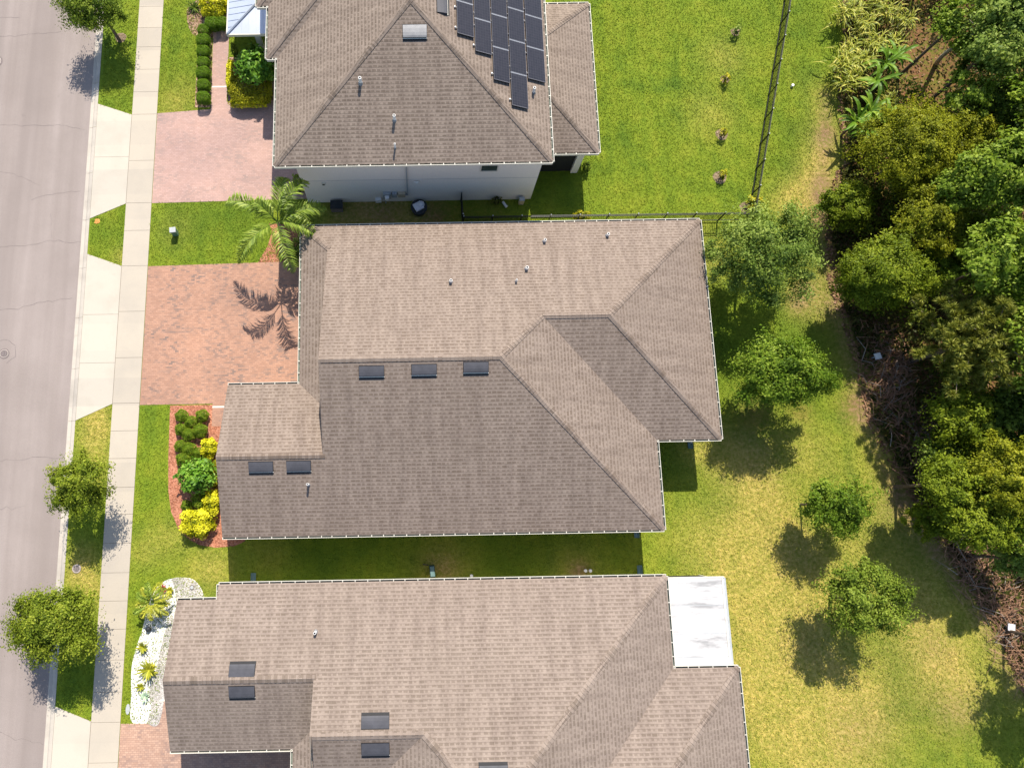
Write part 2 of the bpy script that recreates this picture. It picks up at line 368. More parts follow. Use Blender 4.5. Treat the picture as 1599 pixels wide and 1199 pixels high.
def leaf_quads(C, N, L, W, rng, A=None):
    n = len(C)
    if A is None: A = unit(np.cross(N, unit(rng.normal(size=(n, 3)))))
    B = unit(np.cross(N, A)); L = np.broadcast_to(L, (n,))[:, None]; W = np.broadcast_to(W, (n,))[:, None]
    V = np.empty((n, 4, 3)); V[:, 0] = C - A * L / 2; V[:, 1] = C + B * W / 2 + N * W * .12 ; V[:, 2] = C + A * L / 2 - N * L * .1; V[:, 3] = C - B * W / 2 + N * W * .12
    return V.reshape(-1, 3)
def clump_cloud(cen, rad, per, rng, size, upb=.6, asp=.55, flat=1.0):
    """leaf clusters: cen (k,3), rad (k,)"""
    k = len(cen); d = unit(rng.normal(size=(k * per, 3))); rr = np.repeat(rad, per)
    r = rr * rng.uniform(.35, 1.08, k * per) ** .6
    C = np.repeat(cen, per, 0) + d * r[:, None] * np.array([1, 1, flat])
    N = unit(d * .7 + np.array([0, 0, upb]) + rng.normal(size=d.shape) * .55)
    L = size * rng.uniform(.6, 1.35, len(C))
    tint = np.clip(np.repeat(rng.normal(.5, .13, k), per) + rng.normal(0, .2, len(C)), 0, 1)
    return leaf_quads(C, N, L, L * asp, rng), tint

def tree(name, label, cat, base, h, cen, rxyz, mat, rng, nclump=45, per=150, size=.13, crad=(.2, .34), group=None, bark='bark', trunk_r=.09, asp=.55, gap=0.0, limbs=9, shell=.55):
    """tapered trunk with limbs, crown of leaf clumps. cen = crown centre (world), rxyz = crown radii"""
    root = thing(name, label, cat, base, group)
    cen = np.array(cen, float); rx = np.array(rxyz, float) * .93; nclump = int(nclump * 1.35); per = int(per * 1.7)
    d = unit(rng.normal(size=(nclump, 3))); d[:, 2] = np.where(d[:, 2] < -.45, -d[:, 2] * .6, d[:, 2])
    r = rng.uniform(shell, 1.0, nclump) ** .8
    lob = unit(rng.normal(size=(7, 3)) * [1, 1, .6] + [0, 0, .25]); amp = rng.uniform(.75, 1.22, 7)
    r = r * amp[np.argmax(d @ lob.T, 1)]
    lump = 1 + .22 * np.sin(3 * np.arctan2(d[:, 1], d[:, 0]) + rng.uniform(0, 6)) * rng.uniform(.3, 1, nclump)
    cc = cen + d * rx * (r * lump)[:, None] * (1 - np.mean(crad) * .7)
    rad = rng.uniform(crad[0] * .7, crad[1] * 1.05, nclump) * rx.mean()
    ax = unit(d * 1.0 + rng.normal(size=d.shape) * .75 + [0, 0, .15]); size = size * .88; per = int(per * 1.15)
    tt = rng.uniform(-1.1, 1.35, (nclump, per)); wd_ = .46 * (1.15 - .35 * np.abs(tt))
    C = cc[:, None] + ax[:, None] * (tt * rad[:, None])[..., None] * 1.25 + rng.normal(size=(nclump, per, 3)) * (wd_ * rad[:, None])[..., None] * [1, 1, .7]
    C = C.reshape(-1, 3); ctr = np.repeat(cc, per, 0)
    N = unit(unit(C - ctr) * .5 + unit(C - cen) * .35 + [0, 0, .55] + rng.normal(size=C.shape) * .5)
    A_ = np.repeat(ax, per, 0) * .7 + rng.normal(size=C.shape) * .6; A_ = unit(A_ - N * np.sum(A_ * N, 1, keepdims=True)); Ls_ = size * rng.uniform(.55, 1.5, len(C))
    V = leaf_quads(C, N, Ls_, Ls_ * asp, rng, A_); t = np.clip(np.repeat(rng.normal(.5, .17, nclump), per) + rng.normal(0, .2, len(C)), 0, 1)
    # thin loose sprays at the rim
    ns = int(nclump * 16); dd = unit(rng.normal(size=(ns, 3))); dd[:, 2] = np.abs(dd[:, 2]) * .8 - .2
    C2 = cen + dd * rx * rng.uniform(.8, 1.12, ns)[:, None]; N2 = unit(dd * .4 + [0, 0, .7] + rng.normal(size=dd.shape) * .5)
    V2 = leaf_quads(C2, N2, size * .9, size * .45, rng)
    mb = MB(); b = Vector(base); c = Vector(cen); top = Vector((c.x, c.y, c.z + rx[2] * .3))
    fork = b.lerp(Vector((b.x * .6 + c.x * .4, b.y * .6 + c.y * .4, max(c.z - rx[2] * .55, b.z + .4))), 1.0)
    mb.tube([b - Vector((0, 0, .1)), b.lerp(fork, .5) + Vector((.03, .02, 0)), fork], [trunk_r * 1.35, trunk_r, trunk_r * .8], M[bark], 8)
    idx = rng.permutation(nclump)[:limbs]
    for i in idx:
        e = Vector(cc[i]); mid = fork.lerp(e, .5) + Vector((0, 0, .12 * rx[2]))
        mb.tube([fork, mid, e], [trunk_r * .55, trunk_r * .33, trunk_r * .1], M[bark], 5)
    mb.build('trunk', root, True)
    np_mesh('crown', np.vstack([V, V2]), 4, mat, np.concatenate([t, rng.uniform(.2, .9, ns)]), root)
    return root

def shrub(name, label, cat, base, r, mat, rng, n=1600, size=.07, sq=1.0, top=None, group=None, box=0.0, lum=.06, asp=.6):
    """dense rounded shrub standing on the ground; r = (rx, ry, rz), box 0..1 squares it off"""
    root = thing(name, label, cat, base, group); r = np.array(r, float)
    d = unit(rng.normal(size=(n, 3))); d[:, 2] = np.abs(d[:, 2]) * 1.15 - .15
    if box: d = d * (1 - box) + box * np.clip(d * 1.35, -.86, .86)
    ph = rng.uniform(0, 6, 6)
    lump = 1 + lum * (np.sin(d[:, 0] * 7 + ph[0]) + np.sin(d[:, 1] * 8 + ph[1]) + np.sin(d[:, 2] * 7 + ph[2]))
    C = d * r * (lump * rng.uniform(.80, 1.03, n))[:, None] + [0, 0, r[2] * .75]
    N = unit(unit(d) + rng.normal(size=d.shape) * .5 + [0, 0, .25]); L = size * rng.uniform(.6, 1.4, n)
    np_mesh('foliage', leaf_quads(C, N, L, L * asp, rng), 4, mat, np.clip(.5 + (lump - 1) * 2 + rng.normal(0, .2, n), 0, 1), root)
    for o in root.children: o.location = (0, 0, 0)
    mb = MB()
    for k in range(4):
        a = k * 1.7; mb.tube([(0, 0, -.05), (math.cos(a) * r[0] * .2, math.sin(a) * r[1] * .2, r[2] * .4), (math.cos(a) * r[0] * .6, math.sin(a) * r[1] * .6, r[2] * .9)], [.03, .02, .008], M['bark'], 5)
    s = mb.build('stem'); s.parent = root
    return root

def blade_strip(p0, dirh, length, lift, droop, width, rng, seg=5, twist=0.0, fold=.25):
    """arching blade -> list of quads (verts 4 each), local coords"""
    pts = []; d = np.array([dirh[0], dirh[1], 0.0]); side = np.array([-dirh[1], dirh[0], 0.0])
    for i in range(seg + 1):
        t = i / seg
        pts.append(np.array(p0) + d * length * t + np.array([0, 0, lift * length * t - droop * length * t * t]))
    Q = []
    prof = lambda t: width * (math.sin(math.pi * min(1, t * .86 + .12)) ** .7) * (1 if t < 1 else .05)
    for i in range(seg):
        w0, w1 = prof(i / seg), prof((i + 1) / seg)
        up0 = np.array([0, 0, fold]) * w0; up1 = np.array([0, 0, fold]) * w1
        a, b = pts[i], pts[i + 1]
        Q += [a, b, b + side * w1 + up1, a + side * w0 + up0, a, a - side * w0 + up0, b - side * w1 + up1, b]
    return Q

def rosette(name, label, cat, base, n, length, width, mat, rng, lift=(.4, 1.4), droop=(.5, 1.1), z=0.0, group=None, part='leaves', spread=0.0, seg=5, zs=0.0):
    root = thing(name, label, cat, base, group); Q = []; T = []
    for k in range(n):
        a = k * 2.399 + rng.uniform(-.25, .25); l = length * rng.uniform(.7, 1.15)
        p0 = (rng.normal() * spread, rng.normal() * spread, z + rng.uniform(0, zs))
        q = blade_strip(p0, (math.cos(a), math.sin(a)), l, rng.uniform(*lift), rng.uniform(*droop), width * rng.uniform(.8, 1.2), rng, seg)
        Q += q; T += [float(np.clip(rng.normal(.5, .22), 0, 1))] * (len(q) // 4)
    o = np_mesh(part, np.array(Q), 4, mat, np.array(T), None); o.parent = root
    if z > .15:
        mb = MB()
        for k in range(3): mb.tube([(0, 0, -.05), (rng.normal() * .08, rng.normal() * .08, z + .05)], [.07, .05], M['bark'], 7)
        s = mb.build('stem'); s.parent = root
    return root

def frond_mesh(p0, az, length, lift, droop, rng, leaflet=.55, n=42, roll=0.0, wid=.035):
    """feather frond: rachis tube points + leaflets"""
    d = np.array([math.cos(az), math.sin(az), 0]); side = np.array([-d[1], d[0], 0]); V = []; path = []
    curve = rng.uniform(-.12, .12)
    def P(t): return np.array(p0) + d * length * t * (1 - .12 * t) + side * curve * length * t * t + np.array([0, 0, lift * length * t - droop * length * t ** 2.2])
    for i in range(9): path.append(P(i / 8))
    T = []
    for i in range(n):
        t = .14 + .86 * i / (n - 1); p = P(t); tg = P(min(t + .02, 1.02)) - P(t - .02); tg /= np.linalg.norm(tg)
        L = leaflet * (math.sin(math.pi * min(1, .16 + t * .86)) ** .6) * rng.uniform(.85, 1.1)
        for sgn in (-1, 1):
            s2 = side * sgn; ld = s2 * .78 + tg * .62 + np.array([0, 0, .3 + roll * sgn + rng.normal() * .28]) + side * rng.normal() * .1; ld /= np.linalg.norm(ld)
            tip = p + ld * L + np.array([0, 0, -.32 * L]); mid = p + ld * L * .55 + np.array([0, 0, .02])
            wv = np.cross(ld, [0, 0, 1]); wv /= np.linalg.norm(wv) + 1e-9; wv = wv * wid
            V += [p - wv * .5, p + wv * .5, mid + wv, mid - wv, mid - wv, mid + wv, tip + wv * .15, tip - wv * .15]
            q = float(np.clip(rng.normal(.5, .2), 0, 1)); T += [q, q]
    return path, np.array(V), np.array(T)

# ------------------------------------------------------------------ the ground
def kx(y, back): return (-19.66 if back else -20.14) - .0063 * (y - 9)
Y0, Y1 = -34.0, 56.0
g = MB(); g.face([(-500, -500, -.22), (500, -500, -.22), (500, 500, -.22), (-500, 500, -.22)], M['turf'])
kind(g.build('ground'))
mb = MB(); mb.face([(-31, Y0, -.1), (kx(Y0, 0) + .02, Y0, -.1), (kx(Y1, 0) + .02, Y1, -.1), (-31, Y1, -.1)], M['road'])
kind(mb.build('road'))
def crack(pts, wdt, rng):
    mb = MB(); P = [np.array(at(u, v, -.096)) for u, v in pts]; full = []
    for a, b in zip(P, P[1:]):
        m = max(2, int(np.linalg.norm(b - a) / .25))
        for i in range(m): full.append(a + (b - a) * i / m + np.array([rng.normal() * .035, rng.normal() * .045, 0]))
    full.append(P[-1])
    for a, b in zip(full, full[1:]):
        d = b - a; nn = np.array([-d[1], d[0], 0]); nn /= np.linalg.norm(nn) + 1e-9; q = nn * wdt * rng.uniform(.4, 1.1)
        mb.face([a - q, b - q, b + q, a + q], M['crack'])
    kind(mb.build('road_crack'))
for pts, wd in [([(-5, 58), (30, 56), (60, 53), (95, 50)], .011), ([(-5, 195), (40, 197), (90, 196), (133, 204)], .009), ([(0, 268), (35, 278), (62, 290)], .008),
                ([(48, 313), (75, 304), (126, 299)], .009), ([(-5, 386), (40, 384), (78, 376), (128, 379)], .010), ([(-5, 484), (30, 482), (60, 473), (112, 466)], .010),
                ([(80, 335), (81, 372)], .006), ([(-5, 720), (32, 718), (50, 713), (98, 716)], .009), ([(-5, 796), (40, 790)], .007), ([(-5, 1143), (25, 1152), (68, 1163)], .008),
                ([(-5, 29), (30, 28)], .008), ([(24, 540), (24, 556), (10, 568)], .012), ([(0, 532), (14, 533), (24, 540)], .012)]:
    crack(pts, wd, RNG)
# kerb with gutter pan
prof = lambda y: [(kx(y, 0), -.098), (kx(y, 0) + .03, -.09), (kx(y, 0) + .2, -.105), (kx(y, 0) + .29, -.035), (kx(y, 1) - .03, .012), (kx(y, 1), .012), (kx(y, 1), -.2)]
mb = MB(); ys = [Y0 + 3.05 * i for i in range(int((Y1 - Y0) / 3.05))]
for a, b in zip(ys, ys[1:]):
    A, B = prof(a + .006), prof(b - .006)
    for (p, q), (r, s) in zip(zip(A, A[1:]), zip(B, B[1:])):
        mb.face([(p[0], a + .006, p[1]), (q[0], a + .006, q[1]), (s[0], b - .006, s[1]), (r[0], b - .006, r[1])], M['kerb'])
    mb.face([(kx(a, 0), b - .008, -.12), (kx(a, 1), b - .008, -.03), (kx(a, 1), b + .008, -.03), (kx(a, 0), b + .008, -.12)], M['joint'])
kind(mb.build('kerb'))

# lawn: fine grid carrying how dry / bare / lush each spot is
PATH = [at(u, v)[:2] for u, v in [(1290, 150), (1288, 215), (1283, 300), (1290, 345), (1290, 400), (1302, 460), (1322, 540), (1340, 600), (1350, 655), (1385, 740), (1432, 815), (1490, 900), (1545, 985), (1592, 1080)]]
WOODS = [at(u, v)[:2] for u, v in [(1322, -60), (1322, 60), (1316, 160), (1322, 240), (1305, 300), (1296, 360), (1300, 440), (1325, 510), (1345, 580), (1362, 660), (1410, 745), (1462, 830), (1520, 920), (1570, 1000), (1610, 1090), (1640, 1180)]]
DRY = [(1165, 905, 40, .8), (1205, 890, 40, .8), (1215, 950, 45, .8), (1185, 1060, 40, .7), (1260, 1130, 50, .6), (1330, 1100, 50, .5), (1430, 930, 30, .6), (1225, 830, 30, .5), (1085, 700, 25, .6), (1480, 1040, 30, .6), (1180, 850, 45, .8), (1200, 1000, 60, .75), (1190, 770, 40, .7), (1150, 720, 35, .9), (1240, 930, 40, .7), (1215, 1120, 60, .6), (1100, 850, 50, .45), (1290, 880, 60, .4), (1300, 1150, 90, .5), (1450, 1000, 60, .4),
       (1500, 1080, 40, .5), (1270, 300, 30, .9), (1283, 250, 25, .8), (1255, 310, 28, .6), (1130, 90, 35, .35), (1110, 180, 40, .3), (1230, 320, 30, .6), (150, 655, 22, 1.0), (148, 690, 26, .75), (152, 735, 20, .6), (130, 905, 22, .7), (145, 925, 25, .6),
       (130, 870, 22, .6), (270, 840, 30, .4), (330, 890, 30, .7), (225, 860, 25, .35), (265, 175, 25, .35), (285, 150, 30, .35), (270, 360, 30, .2), (190, 400, 14, .5), (1270, 1050, 60, .55), (1390, 870, 50, .3), (1420, 960, 40, .35),
       (420, 860, 30, .25), (690, 890, 40, .5), (900, 895, 35, .5), (1110, 400, 40, .5), (1255, 470, 30, .6), (1320, 780, 60, .25), (1260, 700, 40, .35), (560, 330, 60, .5), (620, 335, 60, .6)]
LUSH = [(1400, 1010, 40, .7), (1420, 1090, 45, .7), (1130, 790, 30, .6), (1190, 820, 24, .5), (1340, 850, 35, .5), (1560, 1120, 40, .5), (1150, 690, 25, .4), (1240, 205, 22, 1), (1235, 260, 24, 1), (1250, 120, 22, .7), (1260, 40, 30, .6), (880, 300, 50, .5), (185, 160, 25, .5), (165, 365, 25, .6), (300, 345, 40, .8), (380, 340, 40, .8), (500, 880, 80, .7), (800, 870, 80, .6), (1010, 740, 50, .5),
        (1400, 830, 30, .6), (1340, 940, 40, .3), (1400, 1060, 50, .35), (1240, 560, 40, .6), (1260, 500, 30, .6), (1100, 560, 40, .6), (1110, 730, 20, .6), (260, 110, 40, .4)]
SOIL = [(600, 335, 35, .8), (680, 338, 30, .8), (540, 335, 30, .6), (760, 325, 40, .3), (690, 888, 22, .55), (905, 893, 14, .9), (1292, 215, 22, .55), (1285, 300, 24, .8), (1275, 345, 20, .7), (1255, 450, 22, .75), (1245, 475, 16, .6), (1250, 640, 18, .5), (1175, 640, 30, .4), (1185, 700, 50, .35), (1250, 870, 30, .3), (120, 888, 10, .5),
        (1335, 640, 22, .8), (1290, 480, 20, .4), (1270, 1010, 35, .25), (1410, 790, 30, .6), (1470, 860, 26, .5), (1460, 1010, 30, .35), (1490, 1110, 36, .45), (1340, 1140, 40, .35)]
def zone_at(X, Y):
    z = np.zeros((len(X), 4)); z[:, 3] = 1
    for ch, L in ((0, DRY), (2, LUSH), (1, SOIL)):
        for u, v, r, a in L:
            c = at(u, v); rr = r / 26.0
            if ch == 0 and u > 1080: a *= 1.1
            z[:, ch] += a * np.exp(-((X - c[0]) ** 2 + (Y - c[1]) ** 2) / (2 * (rr * .75) ** 2))
    # the back yard beyond the houses is drier than the fronts
    z[:, 0] += .10 * np.clip((X - 11) / 4, 0, 1) * np.clip((6 - Y) / 6, 0, 1)
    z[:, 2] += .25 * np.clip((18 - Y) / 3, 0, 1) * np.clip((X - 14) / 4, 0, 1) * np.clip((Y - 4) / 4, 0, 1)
    pd = np.full(len(X), 99.0)
    for a, b in zip(PATH, PATH[1:]):
        a = np.array(a); b = np.array(b); ab = b - a; t = np.clip(((X - a[0]) * ab[0] + (Y - a[1]) * ab[1]) / (ab @ ab), 0, 1)
        pd = np.minimum(pd, np.hypot(X - a[0] - ab[0] * t, Y - a[1] - ab[1] * t))
    z[:, 1] += .55 * np.exp(-(pd / .55) ** 2)
    z[:, 0] += .35 * np.exp(-(pd / 1.3) ** 2)
    wy = np.array([p[1] for p in WOODS][::-1]); wx = np.array([p[0] for p in WOODS][::-1])
    z[:, 1] += np.clip((X - np.interp(Y, wy, wx) + .25) / .7, 0, 1)
    return np.clip(z, 0, 1)
nx, ny = 280, 330
gx = np.linspace(0, 1, nx); X = np.empty((ny, nx)); gy = np.linspace(-26, 46, ny)
for j, y in enumerate(gy): X[j] = kx(y, 1) + .003 + (gx) * 68
Yg = np.repeat(gy[:, None], nx, 1)
me = bpy.data.meshes.new('lawn'); Vg = np.stack([X.ravel(), Yg.ravel(), np.zeros(nx * ny)], 1)
idx = np.arange(nx * ny).reshape(ny, nx); F = np.stack([idx[:-1, :-1], idx[:-1, 1:], idx[1:, 1:], idx[1:, :-1]], -1).reshape(-1, 4)
me.vertices.add(len(Vg)); me.vertices.foreach_set('co', Vg.astype(np.float32).ravel())
me.loops.add(F.size); me.loops.foreach_set('vertex_index', F.astype(np.int32).ravel())
me.polygons.add(len(F)); me.polygons.foreach_set('loop_start', np.arange(0, F.size, 4, dtype=np.int32)); me.update(calc_edges=True)
me.attributes.new('zone', 'FLOAT_COLOR', 'POINT').data.foreach_set('color', zone_at(Vg[:, 0], Vg[:, 1]).astype(np.float32).ravel())
me.materials.append(M['turf']); lawn = bpy.data.objects.new('lawn', me); COL.objects.link(lawn); kind(lawn)

# sidewalk slabs, aprons, driveways
mb = MB(); mb.box((-17.58, -34, -.1), (-16.05, 56, .010), M['joint'])
jy = [at(200, v)[1] for v in (-90, -55, -20, 12, 45, 75, 110, 145, 180, 252, 318, 361, 416, 487, 559, 630, 673, 716, 761, 803, 848, 894, 938, 982, 1030, 1080, 1127, 1190, 1250, 1310)]
jy = [56] + jy + [-34]
for a, b in zip(jy, jy[1:]):
    mb.box((-17.58, b + .008, .0105), (-16.05, a - .008, .028), M['walk'])
kind(mb.build('sidewalk'))
KB = .006
def apron(yn0, yn1, ys1, ys0, cuts):
    mb = MB(); e = lambda y: kx(y, 1) + KB
    mb.face([(e(yn0), yn0, .005), (e(ys0), ys0, .005), (-17.59, ys1, .005), (-17.59, yn1, .005)], M['joint'])
    cuts = [None] + cuts + [None]
    for i in range(len(cuts) - 1):
        top = cuts[i]; bot = cuts[i + 1]
        tl, tr = (yn0 - .006, yn1 - .006) if top is None else (top - .007, top - .007)
        bl, brr = (ys0 + .006, ys1 + .006) if bot is None else (bot + .007, bot + .007)
        mb.prism([(e(tl) + .012, tl), (e(bl) + .012, bl), (-17.605, brr), (-17.605, tr)], .0, .022, M['apron'])
    kind(mb.build('driveway_apron'))
apron(25.51, 24.73, 18.82, 17.9, [21.9])
apron(15.66, 14.87, 6.59, 5.67, [11.9, 9.0])
apron(-9.51, -10.27, -18.6, -19.4, [-13.4, -16])
def sheet(name, pts, z, mat, knd='structure'):
    mb = MB(); mb.prism(pts, z - .05, z, mat); o = mb.build(name)
    return kind(o, knd)
sheet('driveway', [(-16.03, 24.79), (-16.03, 18.83), (-6.6, 18.95), (-6.6, 21), (-8.6, 21.0), (-8.6, 25.5), (-11.75, 25.5), (-11.78, 32), (-12.8, 32), (-12.72, 25.02)][::1], .012, M['pave1'])
sheet('driveway', [(-16.03, 14.82), (-16.03, 6.5), (-11.88, 6.5), (-11.88, 5.2), (-9.9, 5.2), (-9.9, 6.9), (-6.0, 6.9), (-6.0, 15.0)], .012, M['pave2'])
sheet('driveway', [(-16.03, -10.42), (-16.03, -19), (-5.9, -19), (-5.9, -10.5), (-12.0, -10.5), (-12.0, -8.2), (-14.08, -8.2), (-14.08, -10.42)], .012, M['pave3'])
sheet('walk_edging', [(-12.7, 26.6), (-12.7, 26.5), (-11.76, 26.5), (-11.76, 26.6)], .018, M['white'])
sheet('walk_edging', [(-11.88, 6.36), (-11.88, 6.26), (-10.3, 6.26), (-10.3, 6.36)], .018, M['white'])
sheet('walk_edging', [(-14.05, -9.25), (-14.05, -9.35), (-12.9, -9.35), (-12.9, -9.25)], .018, M['white'])
def smooth_poly(pts, n=6):
    """Catmull-Rom closed outline"""
    P = [np.array(p) for p in pts]; out = []; m = len(P)
    for i in range(m):
        a, b, c, d = P[i - 1], P[i], P[(i + 1) % m], P[(i + 2) % m]
        for k in range(n):
            t = k / n; out.append(tuple(.5 * ((2 * b) + (c - a) * t + (2 * a - 5 * b + 4 * c - d) * t * t + (3 * b - a - 3 * c + d) * t ** 3)))
    return out
sheet('mulch_bed', [(-14.3, 6.44), (-14.25, 3.5), (-14.15, 1.6), (-13.95, .5), (-13.5, -.45), (-12.95, -1.0), (-12.3, -1.35), (-11.4, -1.5), (-10.4, -1.45), (-9.8, -1.2), (-9.8, 5.2), (-11.88, 5.2), (-11.88, 6.44)], .014, M['mulch'])
sheet('mulch_bed', P2([(402, 412), (418, 385), (425, 362), (420, 350), (478, 352), (478, 420), (440, 415)]), .010, M['mulch'])
sheet('mulch_bed', smooth_poly(P2([(292, 30), (296, 10), (330, -10), (362, -10), (362, 50), (312, 58), (298, 50)])), .010, M['leaflitter'])
sheet('mulch_bed', [(-13.72, 31.3), (-13.72, 25.15), (-12.75, 25.15), (-12.85, 31.3)], .016, M['leaflitter'])
sheet('mulch_bed', [(-11.7, 28.6), (-11.7, 25.5), (-8.5, 25.5), (-8.5, 28.6)], .016, M['leaflitter'])
sheet('gravel_bed', smooth_poly(P2([(207, 1128), (205, 1085), (206, 1040), (214, 1008), (222, 985), (228, 960), (240, 925), (258, 907), (285, 902), (306, 908), (318, 934), (300, 960), (262, 1000), (256, 1060), (249, 1128)])), .010, M['gravel'])
sheet('gravel_bed', smooth_poly(P2([(270, 903), (300, 905), (316, 925), (318, 938), (300, 948), (276, 935), (273, 918)])), .016, M['greygravel'])
sheet('gravel_bed', smooth_poly(P2([(254, 1000), (268, 960), (275, 1000), (262, 1058), (249, 1128), (231, 1128), (236, 1105), (233, 1080), (243, 1050)])), .016, M['greygravel'])
for u, v, r in [(188.5, 60, 11), (1148, 51, 9), (1132, 125, 9), (1127, 211, 12), (1124, 278, 13), (1165, 325, 12)]:
    c = at(u, v); rr = r / 31.0
    sheet('mulch_ring', [(c[0] + rr * math.cos(t) * (1 + .1 * math.sin(3 * t)), c[1] + rr * math.sin(t), ) for t in np.linspace(0, 2 * math.pi, 20)[:-1]], .008, M['mulchdull'])

# ------------------------------------------------------------------ houses
PIT = 5 / 12
class House:
    def __init__(s, name, label, loc, roof):
        s.root = thing(name, label, 'house', loc); s.R = MB(); s.caps = []; s.W = MB(); s.rm = M[roof]; s.roofobj = None; s.kids = []
    def plane(s, pts, eave):
        """pts 3D; eave = horizontal unit vector along the eave"""
        e = Vector((*eave, 0)); P = [Vector(p) for p in pts]
        n = (P[1] - P[0]).cross(P[2] - P[0])
        for i in range(2, len(P) - 1):
            if n.length < 1e-4: n = (P[i] - P[0]).cross(P[i + 1] - P[0])
        n.normalize()
        if n.z < 0: n = -n
        up = n.cross(e); up = up if up.z > 0 else -up
        s.R.face(P, s.rm, [(p.dot(e), p.dot(up)) for p in P]); return n
    def cap(s, a, b, wdt=.15):
        cm_ = MB(); s.caps.append(cm_)
        a, b = Vector(a), Vector(b); d = (b - a).normalized(); h = Vector((d.x, d.y, 0)).normalized()
        side = Vector((-h.y, h.x, 0)); L = (b - a).length; n = max(1, int(L / .2))
        drop = .28 if abs(d.z) > .05 else PIT
        for i in range(n):
            p, q = a + d * L * i / n, a + d * (L * (i + 1) / n)
            r0, r1 = .036, .020
            for sg in (-1, 1):
                o = side * sg * wdt - Vector((0, 0, drop * wdt))
                f = [p + Vector((0, 0, r1)), q + Vector((0, 0, r0)), q + o + Vector((0, 0, r0)), p + o + Vector((0, 0, r1))]
                cm_.face(f if sg < 0 else f[::-1], s.rm, [(p.x * 3 + i * .27 + .02, .03 + p.y * 3), (p.x * 3 + i * .27 + .2, .03 + p.y * 3), (p.x * 3 + i * .27 + .2, .12 + p.y * 3), (p.x * 3 + i * .27 + .02, .12 + p.y * 3)])
            cm_.face([q + side * wdt - Vector((0, 0, drop * wdt - r0)), q + Vector((0, 0, r0)), q - side * wdt - Vector((0, 0, drop * wdt - r0)), q - Vector((0, 0, drop * wdt))], s.rm)
    def finish(s):
        s.roofobj = s.R.build('roof', s.root)
        for c_ in s.caps: c_.build('ridge_cap', s.roofobj)
        s.W.build('wall', s.root)
    def gutter(s, a, b, out, spacing=.62):
        a = Vector(a); b = Vector(b); o = Vector((*out, 0)); d = (b - a).normalized(); L = (b - a).length; g = MB()
        def bar(t0, t1, o0, o1, z0, z1, m):
            P = [a + d * t + o * q + Vector((0, 0, z)) for z in (z0, z1) for (t, q) in ((t0, o0), (t1, o0), (t1, o1), (t0, o1))]
            for q in ((3, 2, 1, 0), (4, 5, 6, 7), (0, 1, 5, 4), (1, 2, 6, 5), (2, 3, 7, 6), (3, 0, 4, 7)): g.face([P[i] for i in q], m)
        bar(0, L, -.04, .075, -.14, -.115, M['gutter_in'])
        bar(0, L, .075, .098, -.15, .012, M['white'])
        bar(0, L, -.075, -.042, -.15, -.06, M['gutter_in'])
        bar(0, .03, -.04, .074, -.112, .005, M['white']); bar(L - .03, L, -.04, .074, -.112, .005, M['white'])
        n = max(2, int(L / spacing))
        for i in range(1, n):
            t = L * i / n + random.uniform(-.08, .08); bar(t, t + .035, -.035, .074, -.012, .004, M['white'])
        g.build('gutter', s.root)
    def downspout(s, x, y, z, out):
        m = MB(); m.box((x - .04, y - .04, .06), (x + .04, y + .04, z), M['white']); m.box((x - .05 + out[0] * .12, y - .05 + out[1] * .12, .03), (x + .05 + out[0] * .12, y + .05 + out[1] * .12, .1), M['white']); m.build('downspout', s.root)
    def slab(s, outline, z, m=None):   # soffit board
        s.W.face([(x, y, z) for x, y in outline], m or M['white'])
    def walls(s, outline, z0, z1, m):
        for i in range(len(outline)):
            a, b = outline[i], outline[(i + 1) % len(outline)]
            s.W.face([(a[0], a[1], z0), (b[0], b[1], z0), (b[0], b[1], z1), (a[0], a[1], z1)], m)
    def wallpoly(s, pts, m): s.W.face(pts, m)
    def vent(s, c, axis, up, wdt=1.2, dep=.5, m='vent', edge='white'):
        """low off-ridge vent: a curved hood with an open dark lower edge. axis = along eave (2D), up = uphill (2D)"""
        ax = Vector((*axis, 0)); u3 = Vector((*up, 0)) + Vector((0, 0, PIT)); u3.normalize(); n = ax.cross(u3); n = n if n.z > 0 else -n
        c = Vector(c); mb = MB(); prof_ = [(dep / 2, .035), (dep * .2, .075), (-dep * .1, .105), (-dep * .35, .118), (-dep / 2, .11)]
        row = lambda sx: [c + ax * sx * wdt / 2 + u3 * q + n * h for q, h in prof_]
        A, B = row(-1), row(1)
        for i in range(len(A) - 1): mb.face([A[i], A[i + 1], B[i + 1], B[i]], M[m])
        fl = lambda sx: [c + ax * sx * wdt / 2 + u3 * q + n * .012 for q in (dep / 2, -dep / 2)]
        for sx, Q in ((-1, A), (1, B)): mb.face([*Q, fl(sx)[1]], M[m])
        mb.face([A[-1] - n * .0, B[-1], B[-1] - n * .07, A[-1] - n * .07], M[m])
        mb.face([A[-1] - n * .072, B[-1] - n * .072, fl(1)[1], fl(-1)[1]], M['vent_dark'])
        # flat flange with a bright drip edge below the opening
        P = [c + ax * sx * (wdt / 2 + .02) + u3 * q + n * .016 for sx, q in ((-1, dep / 2 + .03), (1, dep / 2 + .03), (1, -dep / 2 - .15), (-1, -dep / 2 - .15))]
        mb.face(P, M['vent_dark'])
        P = [c + ax * sx * (wdt / 2 + .02) + u3 * q + n * .03 for sx, q in ((-1, -dep / 2 - .015), (1, -dep / 2 - .015), (1, -dep / 2 - .06), (-1, -dep / 2 - .06))]
        mb.face(P, M[edge])
        mb.build('roof_vent', s.root, loc=tuple(c))
